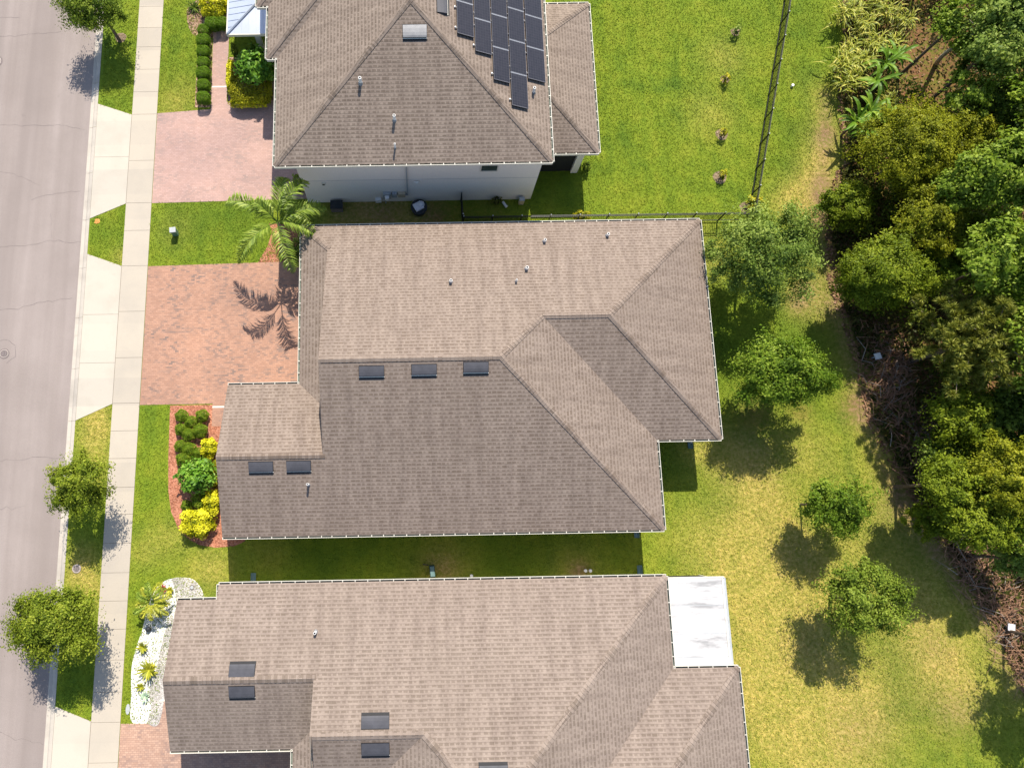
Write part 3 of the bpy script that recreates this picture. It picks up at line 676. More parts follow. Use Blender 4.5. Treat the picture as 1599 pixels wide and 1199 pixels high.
    def pipe(s, c, r=.06, h=.42):
        mb = MB(); mb.cyl(c, r, c[2] - .1, c[2] + h, M['pvc'], 10); mb.cyl((c[0], c[1]), r * .7, c[2] + h, c[2] + h + .002, M['vent_dark'], 10)
        mb.cyl(c, r * 2.2, c[2] - .12, c[2] + .06, M['vent_grey'], 10, r * 1.2); mb.build('vent_pipe', s.root, loc=tuple(c))
    def window(s, x0, x1, z0, z1, y, out=(0, -1)):
        fr = MB(); t = .06
        def bx(a0, a1, b0, b1, d0, d1, m, mbx):
            if out[0] == 0: mbx.box((a0, min(y + out[1] * d0, y + out[1] * d1), b0), (a1, max(y + out[1] * d0, y + out[1] * d1), b1), m)
            else: mbx.box((min(y + out[0] * d0, y + out[0] * d1), a0, b0), (max(y + out[0] * d0, y + out[0] * d1), a1, b1), m)
        for a in ((x0 - t, x0, z0 - t, z1 + t), (x1, x1 + t, z0 - t, z1 + t), (x0, x1, z0 - t, z0), (x0, x1, z1, z1 + t)): bx(*a, -.02, .05, M['white'], fr)
        o = fr.build('window', s.root); g2 = MB(); bx(x0 + .001, x1 - .001, z0 + .001, z1 - .001, -.01, .015, M['glass'], g2); g2.build('pane', o)
def edge_board(H, pts, drop=.17):
    for a, b in zip(pts, pts[1:]): H.R.face([a, b, (b[0], b[1], b[2] - drop), (a[0], a[1], a[2] - drop)], M['white'])

# --- middle house
H = House('hip_roof_house', 'tan shingled single storey house in the middle, palm at its corner', (2, 7, 0), 'roof2')
z0 = 3.0; yN, yS = 15.86, -.90; yr = (yN + yS) / 2; zr = z0 + PIT * (yN - yr)
A = (-6.42, yN, z0); B = (15.65, yN, z0); C = (15.65, 3.67, z0); D = (12.29, 3.67, z0); E_ = (12.29, yS, z0); F_ = (-10.2, yS, z0)
Lp = (12.29 - (zr - z0) / PIT, yr, zr); hw = (yN - 3.67) / 2; J = (15.65 - hw, yN - hw, z0 + PIT * hw); K = (12.29 - hw, yN - hw, z0 + PIT * hw)
RX = -4.8; sk = RX + 6.42; Mp = (RX, yr, zr); N1 = (RX, yN - sk, z0 + PIT * sk)
yw = (7.0 + yS) / 2; zw = z0 + PIT * (7.0 - yw); G = (-10.2, yw, zw); Pp = (RX, yw, zw); Hh = (-10.2, 7.0, z0); I_ = (-6.42, 7.0, z0); O_ = (RX, 7.0 - sk, z0 + PIT * sk)
H.plane([A, B, J, K, Lp, Mp, N1], (1, 0)); H.plane([F_, E_, Lp, Mp, Pp, G], (1, 0)); H.plane([E_, D, K, Lp], (0, 1)); H.plane([D, C, J, K], (1, 0)); H.plane([C, B, J], (0, 1))
H.plane([A, N1, O_, I_], (0, 1)); H.plane([Hh, I_, O_, Pp, G], (1, 0))
# main gable rake standing proud of the front skirt
ov = .10
H.plane([N1, Mp, (RX - ov, yr, zr), (RX - ov, N1[1], N1[2] + .004)], (1, 0)); H.plane([Mp, Pp, (RX - ov, yw, zw + .004), (RX - ov, yr, zr)], (1, 0))
edge_board(H, [(RX - ov, N1[1], N1[2] + .004), (RX - ov, yr, zr), (RX - ov, yw, zw + .004)], .12)
H.wallpoly([N1, Mp, Pp, O_], M['wall2'])
for a, b in ((B, J), (C, J), (J, K), (K, Lp), (Lp, Mp), (Lp, E_), (A, N1), (G, Pp)): H.cap(a, b)
edge_board(H, [Hh, G, F_])
H.wallpoly([(-9.85, 6.5, 2.9), (-9.85, yw, zw - .25), (-9.85, -.4, 2.9)], M['wall2'])
fp = [(-5.9, 15.35), (15.15, 15.35), (15.15, 4.15), (11.8, 4.15), (11.8, -.4), (-9.85, -.4), (-9.85, 6.5), (-5.9, 6.5)]
H.walls(fp, 0, 2.9, M['wall2']); H.slab([A[:2], B[:2], C[:2], D[:2], E_[:2], F_[:2], Hh[:2], I_[:2]], 2.84)
H.finish()
H.gutter(A, B, (0, 1)); H.gutter(B, C, (1, 0)); H.gutter(D, C, (0, -1)); H.gutter(D, E_, (1, 0)); H.gutter(F_, E_, (0, -1)); H.gutter(Hh, I_, (0, 1)); H.gutter(A, I_, (-1, 0))
S2 = lambda x, y: (x, y, z0 + PIT * (y - yS)); N2f = lambda x, y: (x, y, z0 + PIT * (yN - y))
for x, y in ((-2.35, 6.92), (.19, 6.95), (2.7, 7.02), (-8.0, 2.55), (-6.12, 2.56)): H.vent(S2(x, y), (1, 0), (0, 1))
H.pipe(S2(-5.68, 1.64))
for x, y, r in ((1.67, 11.92, .075), (5.69, 12.67, .08), (5.07, 11.89, .05), (6.86, 14.5, .075), (10.33, 14.83, .075)): H.pipe(N2f(x, y), r, .3)
for x, y, o in ((15.22, 3.95, (0, -1)), (11.88, -.55, (0, -1)), (-9.3, -.55, (0, -1))): H.downspout(x, y, 2.85, o)
H.window(-3, -1.2, .9, 2.1, 15.35, (0, 1)); H.window(4, 6, .9, 2.1, 15.35, (0, 1)); H.window(10, 12, .9, 2.1, 15.35, (0, 1)); H.window(-2.5, -1, .9, 2.1, -.4); H.window(5, 7, .9, 2.1, -.4); H.window(1, 3, .9, 2.2, -9.85, (-1, 0)); H.window(6, 9, .3, 2.3, 15.15, (1, 0))
mb = MB(); mb.box((-5.96, 7.6, 0.02), (-5.9, 14.6, 2.3), M['white']); 
for i in range(4): mb.box((-5.975, 7.62, .05 + i * .57), (-5.962, 14.58, .57 + i * .57), M['white'])
mb.build('garage_door', H.root)

# --- top two-storey house
H = House('two_storey_house', 'two storey hip roofed house with solar panels and pale grey side wall', (0, 26, 0), 'roof1')
ze = 5.6; ys = 18.1; xw, xe = -7.45, 7.12; xr = (xw + xe) / 2; ha = (xe - xw) / 2; ap = (xr, ys + ha, ze + PIT * ha); yT = 40.0
H.plane([(xw, ys, ze), (xe, ys, ze), ap], (1, 0))
H.plane([(xe, ys, ze), (xe, yT, ze), (xr, yT, ap[2]), ap], (0, 1))
# west slope with two stepped-out bays; each step shows a narrow south sliver
st1, st2 = 24.4, 27.6; x1, x2 = -8.0, -8.62; tmax = 6.2
w1a = (xw, st1, ze); v1 = (xw + tmax, st1 + tmax, ze + PIT * tmax); h1 = (x1, st1, ze); h1b = (x1 + tmax, st1 + tmax, ze + PIT * tmax)
v1 = (xw + tmax, st1 + tmax, ze + PIT * tmax)
H.plane([(xw, ys, ze), ap, (xr, st1 + (xr - xw), ap[2]), w1a], (0, 1))
H.plane([h1, (x1 + tmax, st1 + tmax, ze + PIT * tmax), v1, w1a], (1, 0))
h2 = (x2, st2, ze); w2 = (x1, st2, ze)
H.plane([h1, h1b, (x1 + tmax + 3.2, st2 + tmax, ze + PIT * (tmax + 3.2 - .0) ), (x1 + tmax, st2 + tmax, ze + PIT * tmax), w2], (0, 1))
H.plane([h2, (x2 + tmax, st2 + tmax, ze + PIT * tmax), (x1 + tmax, st2 + tmax, ze + PIT * tmax), w2], (1, 0))
H.plane([h2, (x2 + tmax, st2 + tmax, ze + PIT * tmax), (x2 + tmax, yT, ze + PIT * tmax), (x2, yT, ze)], (0, 1))
for a, b in (((xw, ys, ze), ap), ((xe, ys, ze), ap), (ap, (xr, yT, ap[2])), (h1, h1b), (h2, (x2 + tmax, st2 + tmax, ze + PIT * tmax))): H.cap(a, b)
# lower roof on the east side
ex0, ex1, ey0, ey1 = 7.2, 10.33, 20.02, 29.6; wd = ex1 - ex0
a, b, c, d = (ex1, ey0, 3), (ex1, ey1, 3), (ex0, ey1 - wd, 3 + PIT * wd), (ex0, ey0 + wd, 3 + PIT * wd)
H.plane([a, b, c, d], (0, 1)); H.plane([(ex0, ey0, 3), a, d], (1, 0)); H.plane([(ex0, ey1, 3), b, c], (1, 0))
H.cap(a, d); H.cap(b, c)
H.walls([(-6.56, 18.7), (6.84, 18.7), (6.84, 39.5), (-6.9, 39.5), (-6.9, 24.9), (-6.56, 24.9)], 0, 5.45, M['wall1'])
H.slab([(xw, ys), (xe, ys), (xe, yT), (x2, yT), (x2, st2), (x1, st2), (x1, st1), (xw, st1)], 5.44)
H.slab([(ex0, ey0), (ex1, ey0), (ex1, ey1), (ex0, ey1)], 2.84)
mb2 = H.W; mb2.box((9.35, 20.35, 0), (9.75, 20.75, 2.84), M['wall1']); mb2.box((9.35, 28.9, 0), (9.75, 29.3, 2.84), M['wall1']); mb2.box((6.9, 20.4, 2.45), (9.9, 20.7, 2.84), M['white']); mb2.box((9.5, 20.76, 2.45), (9.9, 28.88, 2.84), M['white'])
mb2.box((6.85, 20.5, 0.0), (9.34, 20.56, 2.44), M['screen']); mb2.box((9.56, 20.77, 0), (9.6, 28.8, 2.44), M['screen'])
mb2.box((-6.57, 18.69, 2.72), (6.85, 18.697, 2.735), M['grey'])
H.finish()
H.gutter((xw, ys, ze), (xe, ys, ze), (0, -1)); H.gutter((xw, ys, ze), w1a, (-1, 0)); H.gutter(w1a, h1, (0, -1)); H.gutter(h1, w2, (-1, 0)); H.gutter(w2, h2, (0, -1)); H.gutter(h2, (x2, yT, ze), (-1, 0))
H.gutter((xe, ys, ze), (xe, yT, ze), (1, 0)); H.gutter((ex0, ey0, 3), a, (0, -1)); H.gutter(a, b, (1, 0)); H.gutter((ex0, ey1, 3), b, (0, 1))
S1 = lambda x, y: (x, y, ze + PIT * (y - ys)); E1 = lambda x, y: (x, y, ze + PIT * (xe - x))
H.vent(S1(.02, 24.0), (1, 0), (0, 1), 1.2, .6, 'vent_grey'); H.vent(E1(1.42, 25.7), (0, 1), (-1, 0), 1.3, .55, 'vent')
for x, y, r in ((-2.8, 21.8, .08), (-1.11, 20.12, .075), (-1.11, 18.85, .05)): H.pipe(S1(x, y), r)
H.pipe(E1(6.24, 21.88), .075)
# solar array on the east slope
cols = [(2.13, 3.02, 24.06, 4), (3.06, 3.95, 23.32, 5), (3.99, 4.88, 21.95, 5), (4.92, 5.84, 20.72, 6), (5.9, 6.9, 22.52, 5)]
cs = 1 / math.sqrt(1 + PIT * PIT); nE = Vector((PIT, 0, 1)).normalized()
for x0, x1_, yb, n in cols:
    for i in range(n):
        ya, yc = yb + i * 1.92 + .012, yb + (i + 1) * 1.92 - .025
        P = [Vector(E1(x0 + .012, ya)), Vector(E1(x1_ - .012, ya)), Vector(E1(x1_ - .012, yc)), Vector(E1(x0 + .012, yc))]
        pm = MB(); T = [p + nE * .14 for p in P]; Bt = [p + nE * .1 for p in P]
        inn = lambda p, q: p + (Vector(E1((x0 + x1_) / 2, (ya + yc) / 2)) + nE * q - p) * .035
        L1, W1 = yc - ya, (x1_ - x0) / cs
        I2 = [inn(p, .14) + nE * .002 for p in T]
        pm.face(I2, M['solar'], [(0.01, 0.01), (W1, .01), (W1, L1), (.01, L1)])
        for k in range(4): pm.face([T[k], T[(k + 1) % 4], I2[(k + 1) % 4], I2[k]], M['solar_frame']); pm.face([Bt[k], Bt[(k + 1) % 4], T[(k + 1) % 4], T[k]], M['black'])
        o = pm.build('solar_panel', H.root)
        for yy in (ya + .35, yc - .35, yc + .012):
            rl = MB(); hgt = .125 if yy > yc else .06
            q0, q1 = Vector(E1(x0 - (0 if yy > yc else .06), yy)) + nE * hgt, Vector(E1(x1_, yy)) + nE * hgt; rl.tube([q0, q1], .02 if yy > yc else .03, M['rail'], 5)
            if i < 2 and yy < yc: rl.box(tuple(q0 + Vector((-.03, -.03, -.03))), tuple(q0 + Vector((.03, .03, .06))), M['pvc'])
            rl.build('mounting_rail', o)
# metal porch roof
pm = MB(); xw0, ysp, zp, pp = -10.97, 27.95, 3.0, .2; xi = -8.0
hp = (xi, ysp + (xi - xw0), zp + pp * (xi - xw0))
pm.face([(xw0, ysp, zp), (xi, ysp, zp), hp], M['metal_roof']); pm.face([(xw0, ysp, zp), hp, (xi, 36, hp[2]), (xw0, 36, zp)], M['metal_roof'])
pm.face([(xi, ysp, zp), (-6.9, ysp, zp), (-6.9, 36, zp + .45), (xi, 36, zp + .45)], M['metal_roof'])
for i in range(1, 18):
    y = ysp + i * .42; xx = min(xw0 + (y - ysp), xi); pass
    pm.tube([(xw0 + .02, y, zp + .01), (xx, y, zp + pp * (xx - xw0) + .012)], .018, M['metal_roof'], 4)
for i in range(1, 8):
    x = xw0 + i * .42
    if x < xi: pm.tube([(x, ysp + .02, zp + .01), (x, ysp + (x - xw0), zp + pp * (x - xw0) + .012)], .012, M['metal_roof'], 4)
pm.tube([(xw0, ysp, zp + .02), Vector(hp) + Vector((0, 0, .02))], .075, M['metal_roof'], 6)
pm.face([(xw0, ysp, 2.86), (-6.9, ysp, 2.86), (-6.9, 36, 2.86), (xw0, 36, 2.86)], M['white'])
pr = pm.build('porch_roof', H.root)
fm = MB(); fm.box((xw0 - .03, ysp - .07, 2.82), (-7.35, ysp - .005, 3.0), M['white']); fm.box((xw0 - .07, ysp - .005, 2.82), (xw0 - .005, 36, 3.0), M['white']); fm.box((xw0 + .5, ysp + .35, 2.5), (-6.95, ysp + .6, 2.855), M['white']); fm.build('porch_beam', H.root)
cm = MB(); cm.box((-9.62, 28.3, 0), (-9.22, 28.65, .5), M['wall1']); cm.box((-9.57, 28.34, .5), (-9.27, 28.6, 2.5), M['white']); cm.build('porch_column', H.root)
# side wall fittings
H.window(3.55, 4.42, 3.62, 4.6, 18.7); H.window(.15, .71, 4.35, 4.75, 18.7)
fm = MB(); fm.box((-5.42, 18.62, 2.34), (-5.22, 18.7, 2.54), M['white']); fm.box((-5.38, 18.6, 2.37), (-5.26, 18.619, 2.48), M['screen']); fm.build('dryer_vent', H.root)
fm = MB(); fm.box((-.6, 18.6, 1.0), (-.53, 18.69, 5.3), M['grey']); fm.box((-.95, 18.6, .95), (-.53, 18.69, 1.02), M['grey']); fm.build('conduit', H.root)
fm = MB(); fm.box((-2.0, 18.5, .75), (-1.55, 18.69, 1.3), M['grey']); fm.cyl((-1.78, 18.42), .13, .9, 1.15, M['pvc']); fm.build('electric_meter', H.root)
fm = MB(); fm.box((-1.48, 18.52, .85), (-1.2, 18.69, 1.25), M['grey']); fm.box((-1.12, 18.52, .85), (-.7, 18.69, 1.25), M['beige']); fm.build('electric_box', H.root)
fm = MB(); fm.box((-2.5, 18.52, .2), (-2.15, 18.69, .55), M['pvc']); fm.tube([(-1.9, 18.6, 0), (-1.9, 18.6, .75)], .04, M['grey']); fm.build('utility_hub', H.root)
fm = MB(); fm.box((-.2, 18.6, 2.53), (.14, 18.66, 2.58), M['pvc']); fm.box((-.05, 18.58, 2.44), (0.0, 18.6, 2.7), M['pvc']); fm.sphere((-.03, 18.6, 2.55), .07, M['pvc'], 8); fm.build('wall_lamp', H.root)

# --- bottom house
H = House('low_house', 'sand shingled house along the lower edge with white flat patio roof', (2, -11, 0), 'roof3')
yn = -3.18; xg = -12.25; gx_ = -5.12; y3s = -10.82; z3 = 3 + PIT * (yn + 3.87); yw3 = (-3.87 + y3s) / 2; zw3 = 3 + PIT * (yn - yw3); N3 = lambda x, y: (x, y, 3 + PIT * (yn - y))
xE = 12.2; yrd = -12.4; zrd = 3 + PIT * (yn - yrd); hipE = (xE - (yn - yrd), yrd, zrd)
yk, xk = -9.59, -.11; kk = N3(xk, yk); LL = N3(xk + (yk - yrd), yrd)
H.plane([N3(xg, -3.87), N3(-10.3, -3.87), N3(-10.3, yn), N3(xE, yn), hipE, LL, kk, N3(gx_, yk), N3(gx_, yw3), N3(xg, yw3)], (1, 0))
Sg = lambda x, y: (x, y, z3 + PIT * (y - y3s)); s3 = gx_ + 6.4
H.plane([(xg, y3s, z3), (-6.4, y3s, z3), (gx_, y3s + s3, z3 + PIT * s3), Sg(gx_, yw3), Sg(xg, yw3)], (1, 0))
yS3 = -16.0
H.plane([(-6.4, y3s, z3), (gx_, y3s + s3, z3 + PIT * s3), (gx_, -15.5, z3 + PIT * s3), (-6.4, -16.8, z3)], (0, 1))
ksw = 6.3; vz = kk[2] - PIT * ksw
H.plane([N3(gx_, yk), kk, (xk - 5.01, yk - 5.01, kk[2] - PIT * 5.01), (gx_, yk - 5.01, kk[2] - PIT * 5.01)], (1, 0))
H.plane([kk, LL, (LL[0], -19, LL[2]), (xk - ksw, -19, vz), (xk - ksw, yk - ksw, vz)], (0, 1))
H.plane([LL, hipE, (hipE[0], -22, zrd - .5), (LL[0], -22, zrd - .5)], (1, 0))
ov = .1
H.plane([N3(gx_, yw3), N3(gx_, yk), (gx_ - ov, yk, kk[2]), (gx_ - ov, yw3, zw3 + .004)], (1, 0))
edge_board(H, [(gx_ - ov, yw3, zw3 + .004), (gx_ - ov, yk, kk[2]), (gx_ - ov, yk - 3.5, kk[2] - 3.5 * PIT)], .12)
H.wallpoly([N3(gx_, yw3), N3(gx_, yk), (gx_, yk - 5, kk[2] - PIT * 5), (gx_, y3s + s3, z3 + PIT * s3)], M['wall2'])
xE2, yE2 = 15.39, -7.55
dv = 5.4; Va = (xE, yE2, 3); Vb = (xE - dv, yE2 - dv, 3 + PIT * dv); Ha = (xE2, yE2, 3); Hb = (xE2 - dv, yE2 - dv, 3 + PIT * dv)
H.plane([N3(xE, yn), Va, Vb, (hipE[0], -20, zrd), hipE], (0, 1)); H.plane([Va, Ha, Hb, Vb], (1, 0)); H.plane([Ha, (xE2, -22, 3), (xE2 - dv, -22, 3 + PIT * dv), Hb], (0, 1))
for a, b in ((N3(xE, yn), hipE), (Ha, Hb), (N3(gx_, yk), kk), (kk, LL), (Sg(xg, yw3), Sg(gx_, yw3))): H.cap(a, b, .17)
edge_board(H, [N3(xg, -3.87), N3(xg, yw3), (xg, y3s, z3)])
H.wallpoly([(-11.9, -3.9, 3.1), (-11.9, yw3, zw3 - .25), (-11.9, -10.5, 3.1)], M['wall2'])
fp3 = [(-9.9, -3.7), (11.7, -3.7), (11.7, -8.0), (14.9, -8.0), (14.9, -21), (-5.9, -21), (-5.9, -10.45), (-11.9, -10.45), (-11.9, -4.4), (-9.9, -4.4)]
H.walls(fp3, 0, 2.9, M['wall2'])
H.slab([(-10.3, yn), (xE, yn), (xE, yE2), (xE2, yE2), (xE2, -22), (-6.4, -22), (-6.4, y3s), (xg, y3s), (xg, -3.87), (-10.3, -3.87)], 2.84)
H.finish()
H.gutter((-10.3, yn, 3), (xE, yn, 3), (0, 1)); H.gutter(N3(xg, -3.87), N3(-10.3, -3.87), (0, 1)); H.gutter((-10.3, -3.87, 3.02), (-10.3, yn, 3.02), (-1, 0)); H.gutter((xg, y3s, z3), (-6.4, y3s, z3), (0, -1)); H.gutter((-6.4, y3s, z3), (-6.4, -16.8, z3), (-1, 0))
H.gutter((xE, yn, 3), Va, (1, 0)); H.gutter(Va, Ha, (0, 1)); H.gutter(Ha, (xE2, -22, 3), (1, 0))
H.vent(N3(-8.6, -6.98), (1, 0), (0, -1), 1.2, .55, edge='vent_dark'); H.vent(Sg(-8.6, yw3 - .56), (1, 0), (0, 1), 1.2, .55)
H.vent(N3(-2.3, -9.1), (1, 0), (0, -1), 1.24, .52, edge='vent_dark'); H.vent((-2.3, yk - .62, kk[2] - PIT * .62), (1, 0), (0, 1), 1.24, .58); H.vent(N3(2.9, -11.0), (1, 0), (0, -1), 1.24, .5, edge='vent_dark')
H.pipe(N3(-5.26, -5.41), .07, .35)
H.downspout(11.85, -3.55, 2.85, (0, 1)); H.downspout(-9.3, -3.55, 2.85, (0, 1))
H.window(-6, -4.8, .9, 2.1, -3.7, (0, 1)); H.window(-1.2, .2, .9, 2.1, -3.7, (0, 1)); H.window(4, 5.5, .9, 2.1, -3.7, (0, 1))
mb = MB(); mb.box((12.33, -7.52, 2.66), (15.15, -3.33, 2.8), M['whiteroof'])
for y in (-4.65, -6.0, -7.1): mb.box((12.34, y, 2.8), (15.14, y + .025, 2.808), M['grey'])
mb.build('patio_roof', H.root)
mb = MB(); mb.box((15.153, -7.5, 2.6), (15.27, -3.33, 2.78), M['grey']); mb.box((15.05, -7.5, 2.8), (15.12, -3.33, 2.83), M['white']); mb.box((12.33, -3.325, 2.62), (15.2, -3.26, 2.82), M['white']); mb.build('patio_gutter', H.root)
mb = MB()
for x, y in ((12.6, -3.5), (14.95, -3.5), (14.95, -5.5)): mb.box((x, y, 0), (x + .1, y + .1, 2.655), M['white'])
mb.box((12.71, -3.46, 0), (14.94, -3.43, 2.6), M['screen']); mb.box((15.0, -5.39, 0), (15.03, -3.52, 2.6), M['screen']); mb.build('patio_screen', H.root)

# ------------------------------------------------------------------ fences
def fence(label, a, b, h, loc=None, spacing=1.75):
    a, b = Vector((*a, 0)), Vector((*b, 0)); d = (b - a).normalized(); L = (b - a).length; sd = Vector((-d.y, d.x, 0)); root = thing('picket_fence', label, 'fence', a)
    def bar(mb, p, q, wd, z0, z1):
        P = [v + sd * s_ * wd + Vector((0, 0, z)) for z in (z0, z1) for v, s_ in ((p, -1), (q, -1), (q, 1), (p, 1))]
        for f in ((3, 2, 1, 0), (4, 5, 6, 7), (0, 1, 5, 4), (1, 2, 6, 5), (2, 3, 7, 6), (3, 0, 4, 7)): mb.face([P[i] for i in f], M['black'])
    n = max(1, round(L / spacing))
    for i in range(n + 1):
        p = a + d * L * i / n; mb = MB(); bar(mb, p - d * .028, p + d * .028, .028, -.1, h + .04); o = mb.build('post', root)
        c = MB(); c.sphere((p.x, p.y, h + .07), .045, M['rail'], 8); c.build('cap', o)
    mb = MB()
    for z in (.12, h - .2, h - .04): bar(mb, a, b, .018, z, z + .035)
    mb.build('rail', root)
    mb = MB(); m = int(L / .105)
    for i in range(m):
        p = a + d * (L * (i + .5) / m); bar(mb, p - d * .009, p + d * .009, .009, .06, h)
    mb.build('pickets', root)
FC = (19.8, 17.1)
fence('black picket fence running up the lawn beside the small round plants', FC, (24.15, 33.6), 1.15)
fence('black picket fence along the gap just above the middle house roof', (2.7, 17.12), (FC[0] - .1, 17.08), 1.15)
fence('short black fence and gate across the shady gap beside the grey wall', (2.62, 18.62), (2.66, 17.25), 1.2, spacing=1.3)

# ------------------------------------------------------------------ small things
def small(name, label, cat, mb, group=None): return tag(mb.build(name), label, cat, group)
x, y, _ = at(275, 366)
mb = MB(); mb.box((x - .16, y - .14, 0), (x + .16, y + .14, .55), M['green_box'], .1); mb.box((x - .18, y - .16, .55), (x + .18, y + .16, .63), M['grey'], .1); small('utility_pedestal', 'small pale green utility pedestal on the lawn between two driveways', 'utility box', mb)
x, y, _ = at(152, 346)
mb = MB(); mb.prism([(x - .17, y - .12), (x - .03, y - .17), (x + .16, y - .1), (x + .14, y + .13), (x - .12, y + .14)], .0, .02, M['orange']); small('valve_marker', 'orange painted patch marker in the grass wedge by the kerb', 'marker', mb)
x, y, _ = at(120, 888)
mb = MB(); mb.cyl((x, y), .24, 0, .04, M['concrete_ring'], 20); mb.cyl((x, y), .17, .04, .05, M['iron'], 20); small('utility_cover', 'round grey concrete valve lid in the roadside grass', 'lid', mb)
x, y, _ = at(200, 1107)
mb = MB(); mb.cyl((0, 0), .26, 0, .05, M['grey'], 24); o = small('oval_cover', 'pale oval ground cover at the grass edge beside white gravel', 'ground cover', mb); o.location = (x, y, 0); o.scale = (.42, 1, 1)
x, y, _ = at(300, 917)
mb = MB(); mb.cyl((x, y), .13, 0, .05, M['iron'], 18); mb.cyl((x, y), .09, .05, .058, M['grey'], 18); small('drain_cover', 'small dark round drain cover in the grey gravel', 'drain cover', mb)
x, y, _ = at(233, 982)
mb = MB(); mb.sphere((x, y, .13), .15, M['blackball'], 14); mb.cyl((x, y), .1, 0, .05, M['blackball']); small('garden_globe', 'black glossy globe on white gravel below the yellow palm', 'garden globe', mb)
for u, v, lb, r in ((5, 552, 'round iron manhole cover in the road near the two cracks', .3), (-8, 95, 'dark round manhole cut off by the upper edge of road', .42)):
    x, y, _ = at(u, v); mb = MB(); mb.cyl((x, y), r, -.1, -.086, M['iron'], 28); mb.cyl((x, y), r * .82, -.086, -.08, M['concrete_ring'], 28); mb.cyl((x, y), r * .7, -.08, -.076, M['iron'], 28); small('manhole_cover', lb, 'manhole cover', mb)
# south strip between the houses
x, y, _ = at(675, 897)
mb = MB(); mb.box((x - .14, y - .1, 0), (x + .14, y + .5, .62), M['darkgreen'], .08); mb.box((x - .11, y - .06, .62), (x + .11, y + .46, .68), M['teal'], .08); mb.tube([(x - .2, y + .5, .1), (x - .5, y + .55, .05)], .03, M['black'], 6); small('utility_cabinet', 'dark green utility cabinet in the shaded strip between two houses', 'utility box', mb)
for u, v, lb in ((736, 899, 'lone white pipe cap in the shaded grass strip'), (913.5, 891, 'white pipe cap in bare soil, left of the touching pair'), (921, 891, 'white pipe cap in bare soil, right of the touching pair'), (1236, 136, 'white pipe cap in sunny grass beyond the long picket fence')):
    x, y, _ = at(u, v); mb = MB(); mb.cyl((x, y), .075, 0, .14, M['pvc'], 14); mb.cyl((x, y), .085, .14, .18, M['pvc'], 14); small('pipe_cap', lb, 'pipe cap', mb, 'white pipe caps in the grass')
for u, v, lb in ((396, 902, 'teal splash block near the front end of the shaded strip'), (993.5, 833, 'teal splash block under the rear corner of the middle house'), (998.5, 890, 'teal splash block beside the bottom house gutter'), (1077, 694, 'teal splash block in the roof notch shadow')):
    x, y, _ = at(u, v); mb = MB(); mb.box((x - .13, y - .24, 0), (x + .13, y + .24, .04), M['teal']); mb.box((x - .13, y - .24, .04), (x - .1, y + .24, .1), M['teal']); mb.box((x + .1, y - .24, .04), (x + .13, y + .24, .1), M['teal']); mb.box((x - .1, y + .2, .04), (x + .1, y + .24, .1), M['teal']); small('splash_block', lb, 'splash block', mb, 'splash blocks under the downspouts')  # teal is the bluish shade on pale concrete blocks, put into their colour
for u, v, lb, rz in ((1372, 556, 'white square lid lying on brown brush beside the pine', .2), (1581, 980, 'white square lid at the far right in the brown ditch', -.2)):
    x, y, _ = at(u, v, .6); mb = MB(); mb.box((x - .18, y - .18, .5), (x + .18, y + .18, .56), M['bag'], rz); mb.box((x - .14, y - .14, .56), (x + .14, y + .14, .575), M['pvc'], rz); mb.box((x - .04, y - .04, 0), (x + .04, y + .04, .5), M['grey'], rz); small('boundary_marker', lb, 'marker post', mb, 'white topped markers by the woods')
x, y = -4.78, 18.25
mb = MB(); mb.box((x - .38, y - .2, 0), (x + .3, y + .3, .5), M['iron']); mb.box((x - .4, y - .22, .5), (x + .32, y + .32, .56), M['blackball']); small('storage_box', 'dark grey lidded box against the grey wall near the palm', 'box', mb)
x, y = .1, 18.1
mb = MB(); mb.cyl((x, y), .42, 0, .45, M['blackball'], 18, .5)
mb.box((x - .3, y - .25, .3), (x + .22, y + .25, .58), M['bag'], .5); mb.sphere((x + .12, y + .12, .52), .22, M['bag'], 10); small('tub', 'round black tub holding a white bag by the grey wall', 'tub', mb)
x, y = 6.25, 18.45
mb = MB(); mb.box((x - .15, y - .12, 0), (x + .15, y + .12, .55), M['beige']); mb.box((x - .16, y - .13, .55), (x + .16, y + .13, .59), M['grey']); small('hose_box', 'small beige box at the right end of the grey wall', 'box', mb)
mb = MB(); mb.tube([(5.15, 18.5, .1), (5.35, 18.2, .1)], .08, M['pvc'], 10); mb.tube([(5.35, 18.2, .1), (5.38, 18.16, .1)], .095, M['pvc'], 10); small('drain_pipe', 'short white pipe lying in shade by the grey wall', 'pipe', mb)

# ------------------------------------------------------------------ planting
rg = np.random.default_rng(5)
def crown_tree(label, uv, z, rpx, mat, base_uv=None, cat='tree', name='shade_tree', rz=None, **kw):
    c = at(*uv, z); sc = 27.0 * 39 / (39 - z); rx, ry = rpx[0] / sc, rpx[1] / sc
    b = at(*base_uv) if base_uv else (c[0] + rg.normal() * .1, c[1] + rg.normal() * .1, 0)
    return tree(name, label, cat, (b[0], b[1], 0), z, c, (rx, ry, rz or (rx + ry) / 2 * .8), mat, rg, **kw)
gS = 'young trees along the street'
crown_tree('street tree overhanging the road at the upper left corner', (146, 10), 2.6, (64, 58), M['L_live'], (188, 66), name='street_tree', group=gS, nclump=46, per=150, size=.13, crad=(.16, .3))
crown_tree('thin yellow green street tree beside the dark shingled front', (121, 757), 2.9, (54, 58), M['L_street'], (142, 762), name='street_tree', group=gS, nclump=42, per=120, size=.13, crad=(.14, .26))
crown_tree('full round street tree leaning over the kerb at lower left', (82, 976), 3.1, (74, 60), M['L_street'], (132, 962), name='street_tree', group=gS, nclump=75, per=200, size=.13, crad=(.18, .28))
gB = 'trees in the back yard'
